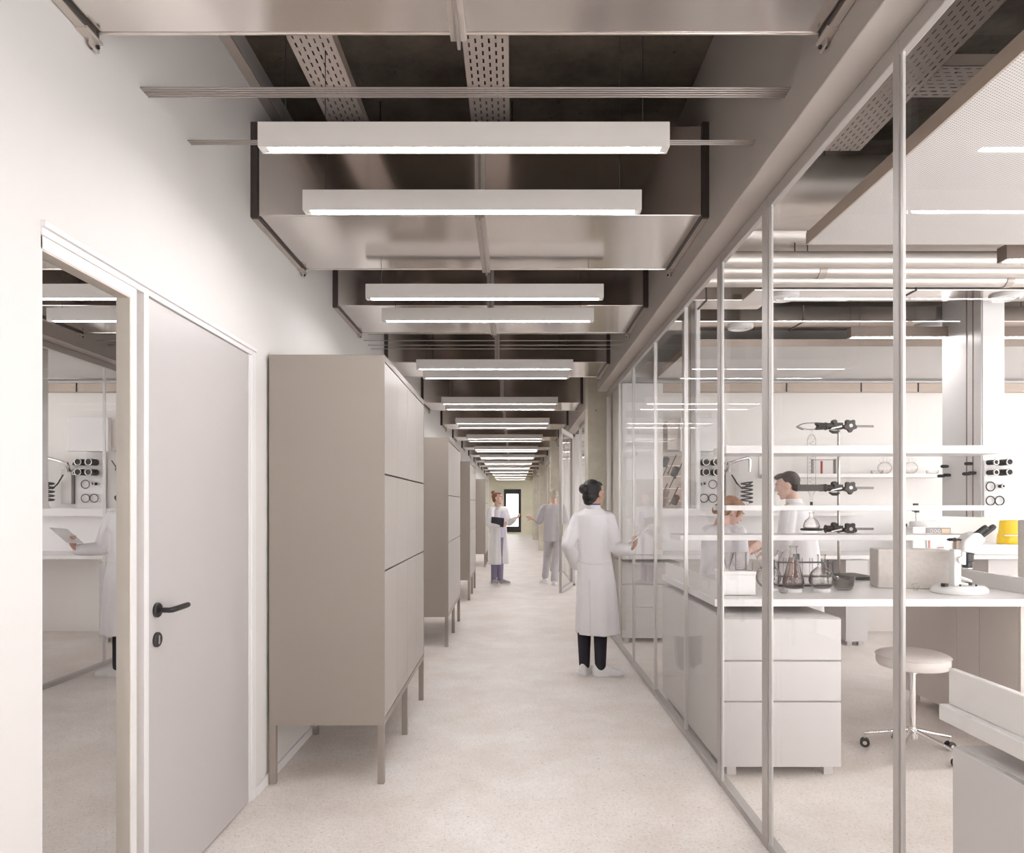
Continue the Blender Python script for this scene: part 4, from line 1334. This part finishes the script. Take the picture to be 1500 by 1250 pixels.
def add_head(mb, c, yaw, pitch, k=1.0):
    A = head_axes(yaw, pitch)
    P = lambda x, y, z: Vector(c) + A @ Vector((x * k, y * k, z * k))
    E = lambda x, y, z, a, b, d: mb.ball(P(x, y, z), a * k, b * k, d * k, A)
    E(0, -.012, .028, .076, .096, .088)
    E(0, .022, -.035, .062, .068, .072)
    E(0, .040, -.070, .045, .045, .042)
    E(0, .068, -.094, .020, .020, .018)
    E(0, .074, .036, .050, .020, .014)
    for s in (-1, 1):
        E(s * .040, .052, -.018, .024, .024, .022)
        E(s * .077, -.006, -.006, .008, .018, .032)
        E(s * .074, .004, -.030, .008, .010, .012)
        E(s * .013, .092, -.024, .009, .010, .008)
    mb.chain([(P(0, .084, .026), .009 * k), (P(0, .100, -.006), .010 * k), (P(0, .108, -.020), .011 * k)])
    E(0, .086, -.052, .022, .010, .007)
    E(0, .084, -.064, .019, .010, .008)
    return P, A


def add_hand(mb, wrist, fdir, ndir, curl=.5, thumb=1, k=1.0):
    """palm, four unequal bent fingers and a thumb leaving the side of the palm"""
    f = Vector(fdir).normalized()
    n = Vector(ndir)
    n = (n - f * n.dot(f)).normalized()
    s = f.cross(n) * thumb
    w = Vector(wrist)
    A = Matrix((s, f, n)).transposed()
    mb.ball(w + f * .045 * k, .040 * k, .052 * k, .015 * k, A, 3)
    for i, L in enumerate((.072, .080, .074, .058)):
        b = w + f * (.085 - .006 * abs(i - 1)) * k + s * (.030 - .0195 * i) * k
        pts = [(b - f * .02 * k, .0095 * k)]
        p = b
        a = curl * .45
        for j, q in enumerate((.45, .32, .23)):
            d = f * math.cos(a) + n * math.sin(a)
            p = p + d * L * q * k
            pts.append((p.copy(), (.0088 - .0008 * j) * k))
            a += curl * (.9 + .12 * i * .5)
        mb.chain(pts, 10)
    b = w + f * .022 * k + s * .030 * k
    d1 = (f * .62 + s * .70 + n * .25).normalized()
    d2 = (f * .80 + s * .30 + n * (.35 + curl * .3)).normalized()
    mb.chain([(b, .013 * k), (b + d1 * .038 * k, .0115 * k), (b + d1 * .038 * k + d2 * .032 * k, .0100 * k), (b + d1 * .038 * k + d2 * .055 * k, .0085 * k)], 10)


def add_shoe(mb, heel, ang, L=.27, w=.049, h=.088):
    d = Vector((math.cos(ang), math.sin(ang), 0))
    s = Vector((-d.y, d.x, 0))
    prof = [(0, .60, .80), (.05, .84, 1.08), (.16, .92, 1.16), (.32, .90, 1.18), (.46, .92, .92), (.64, 1.03, .70), (.82, 1.0, .55), (.94, .72, .46), (1.0, .35, .34)]
    rings = []
    for t, ww, hh in prof:
        r = []
        for k in range(20):
            a = 2 * PI * k / 20
            z = max(math.sin(a), -.001) * h * hh + .004 if math.sin(a) > 0 else .002
            r.append(Vector(heel) + d * L * t + s * math.cos(a) * w * ww * (1.0 if math.sin(a) > 0 else .96) + Vector((0, 0, z)))
        rings.append(r)
    mb.loft(rings)


def figure(loc, label, J, skin, vox=.0055):
    """body of one continuous surface from its joints (metres from the standing point)"""
    V = lambda p: Vector(loc) + Vector(p)
    root = thing('person', loc, label, 'person')
    mb = MB()
    P, A = add_head(mb, V(J['head']), J['hyaw'], J['pitch'])
    hc = V(J['head'])
    nb = V(J['neck'])
    up = A @ Vector((0, -.012, -.055))
    mb.chain([(nb - Vector((0, 0, .03)), .062), (nb, .056), (hc + up, .051)])
    y = J['yaw']
    pl = V(J['pelvis'])
    c = lambda t: pl.lerp(nb, t)
    rr = []
    tw = J.get('tw', 1.0)
    for t, rx, ry in ((-.14, .11, .08), (-.06, .155, .105), (.06, .160, .108), (.25, .140, .095), (.42, .132, .092), (.62, .150, .105), (.78, .158, .105), (.90, .135, .085), (1.0, .062, .058)):
        q = c(t)
        rr.append(ring(q.x, q.y, q.z, rx * tw, ry * tw, y))
    mb.loft(rr)
    for side in 'LR':
        sh, el, wr = V(J['sh' + side]), V(J['el' + side]), V(J['wr' + side])
        mid = el.lerp(wr, .3)
        mb.chain([(c(.86).lerp(sh, .5), .055), (sh, .050), (sh.lerp(el, .45), .043), (el, .036), (mid, .037), (wr, .024)])
        hd_ = J['hand' + side]
        add_hand(mb, wr, hd_[0], hd_[1], hd_[2], hd_[3], .97)
        hp, kn, an_ = V(J['hip' + side]), V(J['kn' + side]), V(J['an' + side])
        mb.chain([(hp, .082), (hp.lerp(kn, .5), .070), (kn, .052), (kn.lerp(an_, .35), .053), (an_, .036)])
        fa = J['foot' + side]
        d = Vector((math.cos(fa), math.sin(fa), 0))
        fl = Vector((an_.x, an_.y, V((0, 0, 0)).z))
        mb.chain([(an_ - Vector((0, 0, .02)), .036), (fl + d * .10 + Vector((0, 0, .03)), .026), (fl + d * .17 + Vector((0, 0, .024)), .018)])
    body = fuse('body', mb, M[skin], root, vox, 2)
    for s in (-1, 1):
        ey_ = build('eye', MB().ball(P(s * .031, .0685, .010), .0110, sub=2), M['eyewhite'], root, True)
        build('iris', MB().ball(P(s * .031, .0760, .010), .0052, sub=2), M['eye'], ey_, True)
        b = MB().tube([P(s * .014, .096, .030), P(s * .032, .093, .036), P(s * .050, .078, .030)], [.0018, .0026, .0014], 6)
        build('eyebrow', b, M[J['hair']], root, True)
    build('lips', MB().tube([P(-.020, .091, -.058), P(-.008, .098, -.056), P(.008, .098, -.056), P(.020, .091, -.058)], [.002, .0045, .0045, .002], 8), M['lips'], root, True)
    return root, P, A, V


def hair(root, P, A, mat, parts, vox=.005):
    mb = MB()
    for (x, y, z, a, b, c) in parts:
        mb.ball(P(x, y, z), a, b, c, A)
    return fuse('hair', mb, M[mat], root, vox, 1)


def legs(name, root, V, J, mat, r=(.098, .078, .062, .052), waist=True, low=.0, vox=.007):
    mb = MB()
    for s in 'LR':
        hp, kn, an_ = V(J['hip' + s]), V(J['kn' + s]), V(J['an' + s])
        e = an_ + Vector((0, 0, low))
        mb.chain([(hp, r[0]), (hp.lerp(kn, .5), (r[0] + r[1]) / 2), (kn, r[1]), (kn.lerp(e, .4), r[2]), (e, r[3])])
    p = V(J['pelvis'])
    tw = J.get('tw', 1.0)
    mb.loft([ring(p.x, p.y, p.z + z, rx * tw, ry * tw, J['yaw']) for z, rx, ry in ((-.10, .13, .10), (-.02, .165, .118), (.05, .16, .115), (.10, .15, .11))])
    return fuse(name, mb, M[mat], root, vox, 3)


def shoes(root, V, J, mat, L=.27):
    for s in 'LR':
        an_ = V(J['an' + s])
        a = J['foot' + s]
        d = Vector((math.cos(a), math.sin(a), 0))
        heel = Vector((an_.x, an_.y, 0)) - d * .065
        mb = MB()
        add_shoe(mb, heel, a, L)
        sh_ = fuse('shoe', mb, M[mat], root, .005, 2)
        so = MB()
        sd = Vector((-d.y, d.x, 0))
        pts = []
        for t, ww in ((0, .6), (.06, .86), (.2, .9), (.4, .86), (.66, 1.06), (.84, 1.03), (.95, .74), (1.005, .3)):
            pts.append((t, ww))
        poly = [heel + d * L * t + sd * .049 * w_ for t, w_ in pts] + [heel + d * L * t - sd * .049 * w_ for t, w_ in pts[::-1]]
        build('sole', so.prism([(p.x, p.y) for p in poly], 0.0, .018), M['sole'], sh_, bevel=.003)


def sleeve(mb, V, J, s, r0=.070, r1=.058, r2=.046, to=1.0):
    sh, el, wr = V(J['sh' + s]), V(J['el' + s]), V(J['wr' + s])
    e = el.lerp(wr, to)
    m1, m2 = sh.lerp(el, .5), el.lerp(e, .5)
    mb.chain([(sh, r0), (m1, (r0 + r1) / 2 + .002), (el, r1), (m2, (r1 + r2) / 2 + .004), (e, r2)])


def garment(name, root, V, J, mat, rings, sleeves, notch=0.0, folds=.02, nf=9, vox=.007, open_from=9.0, seed=0):
    """rings: (x, y, z, half width, half depth); folds deepen towards the hem; notch opens the front below open_from"""
    mb = MB()
    zt, zb = rings[0][2], rings[-1][2]
    R = []
    rnd = random.Random(seed)
    ph = [rnd.uniform(0, 6.28) for _ in range(4)]
    for (x, y, z, rx, ry) in rings:
        t = (zt - z) / max(zt - zb, .01)

        def fn(a, t=t, z=z):
            q = 1 + folds * t * (math.sin(nf * a + ph[0]) * .6 + math.sin((nf + 4) * a + ph[1] + 2 * t) * .4) + .008 * math.sin(3 * a + 9 * t + ph[2])
            if notch and z < open_from:
                d = abs((a - PI / 2 + PI) % (2 * PI) - PI)
                if d < notch:
                    q *= .42 + .58 * (d / notch) ** 4
            return q
        R.append(ring(loc_x(V, x), loc_y(V, y), V((0, 0, z)).z, rx, ry, J['yaw'], 72, fn))
    mb.loft(R[::-1])
    for s, a in sleeves:
        sleeve(mb, V, J, s, *a)
        sh = V(J['sh' + s])
        nb = V(J['neck'])
        mb.chain([(nb.lerp(sh, .30) - Vector((0, 0, .035)), .056), (nb.lerp(sh, .65) - Vector((0, 0, .022)), .058), (sh, a[0])])
    return fuse(name, mb, M[mat], root, vox, 9, .5)


def loc_x(V, x):
    return V((x, 0, 0)).x


def loc_y(V, y):
    return V((0, y, 0)).y


R_ = math.radians
# ---- woman with black bun, seen from behind
J = dict(tw=.80, head=(.010, .0, 1.556), hyaw=R_(38), pitch=0, hair='hair_black', neck=(-.002, -.005, 1.425), yaw=R_(68), pelvis=(0, 0, .90),
         shL=(-.124, .045, 1.348), elL=(-.222, -.05, 1.115), wrL=(-.140, .11, .935), handL=((.55, .6, -.5), (.8, -.3, .3), .6, 1),
         shR=(.126, -.045, 1.350), elR=(.190, -.085, 1.085), wrR=(.290, -.245, 1.085), handR=((.25, -.42, .55), (-.6, .1, .5), 1.0, -1),
         hipL=(-.050, .02, .88), knL=(-.075, .03, .48), anL=(-.075, .0, .085), footL=R_(62),
         hipR=(.060, -.02, .88), knR=(.06, -.02, .48), anR=(.055, -.06, .085), footR=R_(4))
r1, P, A, V = figure((.68, 5.87, 0), 'woman in a long white lab coat and black leggings, seen from behind, black bun', J, 'skin_tan')
hair(r1, P, A, 'hair_black', [(0, -.030, .030, .084, .092, .092), (0, -.055, -.03, .070, .060, .062), (.0, -.07, -.075, .048, .036, .03), (-.0, -.128, .035, .042, .040, .044), (0, .012, .070, .064, .062, .038)])
legs('leggings', r1, V, J, 'pants_black', (.078, .064, .058, .047), low=-.004)
shoes(r1, V, J, 'shoe_white', .268)
garment('lab_coat', r1, V, J, 'coat',
        [(0, 0, 1.452, .054, .054), (0, 0, 1.43, .066, .060), (0, 0, 1.410, .100, .080), (0, 0, 1.37, .148, .108), (0, 0, 1.28, .156, .118), (.004, 0, 1.15, .145, .114), (.010, 0, 1.03, .140, .112), (.016, 0, .93, .152, .122),
         (.024, 0, .80, .166, .140), (.032, 0, .60, .176, .152), (.036, 0, .45, .182, .160), (.038, 0, .352, .185, .162)],
        [('L', (.058, .059, .050, 1.02)), ('R', (.058, .057, .048, .93))], folds=.095, nf=6, seed=3)
ct = [o for o in r1.children if o.name.startswith('lab_coat')][0]
f = Vector((math.cos(J['yaw']), math.sin(J['yaw']), 0))
s = Vector((f.y, -f.x, 0))
b = V((0, 0, 0))
belt = MB().tube([b + s * (.140 * math.cos(a) + .012) - f * (.114 * abs(math.sin(a)) + .003) + Vector((0, 0, .975 - .018 * math.sin(a * 1))) for a in [PI * k / 24 for k in range(2, 23)]], [.006] * 21, 8)
build('back_belt', belt, M['coat'], ct, True)
nb = V(J['neck'])
build('vent_seam', MB().tube([b - f * .140 + Vector((.005, 0, .82)), b - f * .153 + Vector((.012, 0, .60)), b - f * .166 + Vector((.016, 0, .36))], .004, 6), M['coat'], ct, True)
build('collar', MB().lathe([(.062, -.012), (.067, .0), (.062, .030), (.054, .032), (.054, -.012)], nb, 36), M['coat'], ct, True)
build('lanyard', MB().tube([nb + Vector((.058 * math.cos(a * PI / 12), .058 * math.sin(a * PI / 12), .036)) for a in range(24)], .006, 6, True), M['lanyard'], r1, True)
o = thing('tablet', V((.345, -.31, 1.20)), 'thin white tablet held by the woman with the black bun', 'tablet')
u = Vector((.76, .0, .65)).normalized()
v = Vector((.10, 1, -.06)).normalized()
n_ = u.cross(v).normalized()
v = n_.cross(u)
A2 = Matrix((u, v, n_)).transposed()
build('tablet_body', MB().obox(V((.335, -.31, 1.205)), .185, .25, .008, A2), M['white'], o, bevel=.003)
build('tablet_screen', MB().obox(V((.335, -.31, 1.205)) - n_ * .0045, .165, .23, .002, A2), M['grey'], o)

# ---- woman with the folder, farther down the corridor
J = dict(tw=.80, head=(-.012, -.015, 1.592), hyaw=R_(-22), pitch=0, hair='hair_red', neck=(-.02, 0, 1.446), yaw=R_(-42), pelvis=(0, 0, .92),
         shL=(.120, .125, 1.372), elL=(.20, .09, 1.12), wrL=(.30, -.03, 1.20), handL=((.75, -.25, .45), (-.2, .3, .8), .5, 1),
         shR=(-.135, -.125, 1.372), elR=(-.165, -.22, 1.105), wrR=(.055, -.27, 1.08), handR=((.85, -.05, .35), (.1, 1, .1), .7, 1),
         hipL=(.040, .03, .88), knL=(.040, .02, .48), anL=(.035, -.02, .085), footL=R_(-12),
         hipR=(-.050, -.03, .88), knR=(-.075, -.03, .48), anR=(-.085, -.03, .085), footR=R_(-62))
r2, P, A, V = figure((-.292, 12.75, 0), 'woman with auburn hair in an open white coat holding a dark folder down the corridor', J, 'skin', .006)
hair(r2, P, A, 'hair_red', [(0, -.032, .032, .084, .090, .090), (0, -.050, -.03, .068, .056, .06), (0, .005, .080, .062, .070, .036), (0, -.09, .105, .044, .044, .042)])
legs('trousers', r2, V, J, 'pants_purple', (.084, .068, .060, .052))
shoes(r2, V, J, 'shoe_grey', .26)
garment('shirt', r2, V, J, 'lavender', [(0, 0, 1.42, .06, .06), (0, 0, 1.37, .14, .10), (0, 0, 1.2, .150, .112), (0, 0, 1.0, .145, .112), (0, 0, .86, .150, .116)], [], folds=.01)
garment('lab_coat', r2, V, J, 'coat',
        [(0, 0, 1.43, .066, .062), (0, 0, 1.41, .108, .088), (0, 0, 1.365, .158, .116), (0, 0, 1.27, .172, .128), (0, 0, 1.12, .172, .132), (0, 0, .95, .178, .140), (0, 0, .75, .188, .154), (0, 0, .52, .200, .170), (0, 0, .36, .206, .178)],
        [('L', (.064, .060, .050, .92)), ('R', (.064, .062, .050, .90))], notch=.46, open_from=1.32, folds=.06, seed=5)
o = thing('folder', V((.0, -.255, 1.15)), 'black folder pressed to the chest of the auburn-haired woman', 'folder')
build('folder_board', MB().obox(V((-.01, -.30, 1.152)), .235, .016, .17, Euler((R_(6), R_(6), R_(-12)))), M['folder'], o, bevel=.003)

# ---- man in scrubs behind the glass door
J = dict(head=(-.005, .02, 1.640), hyaw=R_(95), pitch=R_(-6), hair='hair_grey', neck=(0, 0, 1.490), yaw=R_(98), pelvis=(-.01, 0, .95),
         shL=(-.175, .02, 1.405), elL=(-.272, .06, 1.17), wrL=(-.395, .14, 1.205), handL=((-.75, .3, .45), (.2, .8, -.2), .5, 1),
         shR=(.165, -.02, 1.405), elR=(.222, -.03, 1.17), wrR=(.200, .12, 1.02), handR=((-.1, .7, -.6), (-.8, .1, .2), .6, 1),
         hipL=(-.085, 0, .92), knL=(-.115, .14, .50), anL=(-.155, .10, .12), footL=R_(110),
         hipR=(.075, 0, .92), knR=(.05, .02, .50), anR=(-.005, -.17, .085), footR=R_(80))
r3, P, A, V = figure((.735, 12.62, 0), 'man in grey short-sleeved scrubs walking away beyond the open glass door', J, 'skin', .006)
hair(r3, P, A, 'hair_grey', [(0, -.026, .036, .081, .092, .086), (0, -.055, -.02, .066, .052, .05)])
legs('trousers', r3, V, J, 'scrubs', (.094, .074, .066, .064), low=.02)
shoes(r3, V, J, 'shoe_white', .28)
garment('scrub_top', r3, V, J, 'scrubs',
        [(0, 0, 1.475, .070, .064), (0, 0, 1.45, .120, .092), (0, 0, 1.40, .172, .118), (0, 0, 1.30, .184, .128), (0, 0, 1.15, .180, .128), (0, 0, 1.0, .180, .132), (0, 0, .86, .184, .140), (0, 0, .79, .186, .142)],
        [('L', (.076, .072, .070, .10)), ('R', (.076, .072, .070, .10))], folds=.08, nf=6, seed=8)

# ---- woman working behind the shelf
J = dict(tw=.88, head=(.035, .0, 1.405), hyaw=R_(-2), pitch=R_(-34), hair='hair_blond', neck=(-.055, 0, 1.300), yaw=R_(38), pelvis=(-.09, -.02, .80),
         shL=(-.125, .125, 1.225), elL=(.03, .19, 1.02), wrL=(.19, .13, 1.10), handL=((.8, -.2, .25), (0, -.8, -.3), .6, 1),
         shR=(.055, -.125, 1.222), elR=(.062, -.175, 1.005), wrR=(.165, -.05, 1.075), handR=((.8, .15, .42), (-.1, .8, .1), .45, -1),
         hipL=(-.15, .05, .78), knL=(-.14, .07, .42), anL=(-.14, .05, .085), footL=R_(40),
         hipR=(-.04, -.06, .78), knR=(-.03, -.06, .42), anR=(-.04, -.08, .085), footR=R_(30))
r4, P, A, V = figure((1.815, 5.80, 0), 'copper-haired woman in a pale tee bending over her work behind the shelf', J, 'skin', .006)
hair(r4, P, A, 'hair_blond', [(0, -.030, .034, .084, .092, .088), (0, -.050, -.03, .068, .056, .06), (0, .02, .075, .066, .062, .040), (.070, .045, .012, .010, .016, .046), (-.070, .045, .012, .010, .016, .046), (0, -.115, -.055, .032, .036, .05)])
legs('trousers', r4, V, J, 'pants_purple', (.095, .072, .060, .052))
shoes(r4, V, J, 'shoe_white', .25)
garment('tee_shirt', r4, V, J, 'tee',
        [(-.055, 0, 1.285, .068, .062), (-.055, 0, 1.265, .11, .088), (-.06, 0, 1.22, .160, .116), (-.065, 0, 1.12, .168, .126), (-.075, 0, 1.0, .160, .124), (-.085, 0, .88, .162, .128), (-.09, 0, .74, .170, .134)],
        [('L', (.066, .062, .058, .02)), ('R', (.066, .060, .056, -.3))], folds=.03, nf=7, seed=2)
o = build('marker', MB().cyl(V((.115, -.02, 1.135)), V((.165, -.02, 1.12)), .014, 12), M['pink'], None, True)
tag(o, 'small pink vial held by the copper-haired woman', 'vial')

# ---- man in a white coat beyond the shelf
J = dict(head=(-.070, .02, 1.630), hyaw=R_(158), pitch=R_(-14), hair='hair_brown', neck=(-.02, 0, 1.480), yaw=R_(132), pelvis=(.01, 0, .92),
         shL=(-.110, -.105, 1.392), elL=(-.165, -.16, 1.16), wrL=(-.235, -.03, 1.045), handL=((-.6, .5, -.15), (.3, .2, -.8), .6, 1),
         shR=(.115, .105, 1.392), elR=(-.02, .24, 1.16), wrR=(-.19, .22, 1.06), handR=((-.8, .1, -.1), (0, 0, -1), .6, -1),
         hipL=(-.05, -.06, .88), knL=(-.06, -.05, .48), anL=(-.05, -.07, .085), footL=R_(140),
         hipR=(.07, .06, .88), knR=(.07, .07, .48), anR=(.07, .05, .085), footR=R_(125))
r5, P, A, V = figure((2.50, 6.05, 0), 'dark-haired man in a white lab coat bending left beyond the shelf', J, 'skin', .006)
hair(r5, P, A, 'hair_brown', [(0, -.026, .038, .081, .092, .086), (0, -.055, -.02, .068, .052, .055), (0, .035, .090, .062, .058, .030)])
legs('trousers', r5, V, J, 'pants_purple', (.098, .078, .066, .060))
shoes(r5, V, J, 'shoe_white', .28)
garment('lab_coat', r5, V, J, 'coat',
        [(-.015, 0, 1.50, .060, .060), (-.012, 0, 1.475, .074, .066), (-.01, 0, 1.445, .115, .094), (0, 0, 1.395, .166, .122), (.01, 0, 1.28, .190, .142), (.02, 0, 1.12, .200, .155), (.03, 0, .98, .212, .165), (.03, 0, .80, .222, .178), (.03, 0, .55, .23, .19), (.03, 0, .42, .235, .195)],
        [('L', (.070, .066, .054, .95)), ('R', (.070, .066, .054, .95))], folds=.07, nf=7, seed=6)
build('collar', MB().lathe([(.062, -.012), (.070, .0), (.064, .026), (.055, .028), (.055, -.012)], V((-.02, 0, 1.482)), 36), M['coat'], [o for o in r5.children if o.name.startswith('lab_coat')][0], True)

# =================================================================== LIGHT, CAMERA
wd = bpy.data.worlds.new('sky')
SC.world = wd
wd.use_nodes = True
bg = wd.node_tree.nodes['Background']
bg.inputs['Color'].default_value = (0.985, 0.985, 1.0, 1)
bg.inputs['Strength'].default_value = 3.6

sl = bpy.data.lights.new('sun', 'SUN')
sl.energy = 40.0
sl.angle = .02
sl.color = (.92, 1.0, 1.10)
so_ = bpy.data.objects.new('sun', sl)
COL.objects.link(so_)
so_.rotation_euler = Vector((-.08, .75, -.66)).to_track_quat('-Z', 'Y').to_euler()

cam = bpy.data.cameras.new('camera')
co = bpy.data.objects.new('camera', cam)
COL.objects.link(co)
co.location = (0, 0, H)
co.rotation_euler = (PI / 2, 0, 0)
cam.sensor_width = 36
cam.sensor_fit = 'HORIZONTAL'
cam.lens = 24.0
cam.shift_x = -(VPX - 750) / 1500
cam.shift_y = (VPY - 625) / 1500
cam.clip_start = .02
cam.clip_end = 200
SC.camera = co

SC.view_settings.view_transform = 'Standard'
SC.view_settings.look = 'None'
SC.view_settings.gamma = 1.0
SC.view_settings.exposure = -0.03
SC.view_settings.use_curve_mapping = False
cy = SC.cycles
cy.max_bounces = 10
cy.diffuse_bounces = 6
cy.glossy_bounces = 5
cy.transmission_bounces = 6
cy.transparent_max_bounces = 40
cy.sample_clamp_indirect = 12.0
cy.caustics_reflective = False
cy.caustics_refractive = False
try:
    cy.use_denoising = True
    cy.denoiser = 'OPENIMAGEDENOISE'
except Exception:
    pass
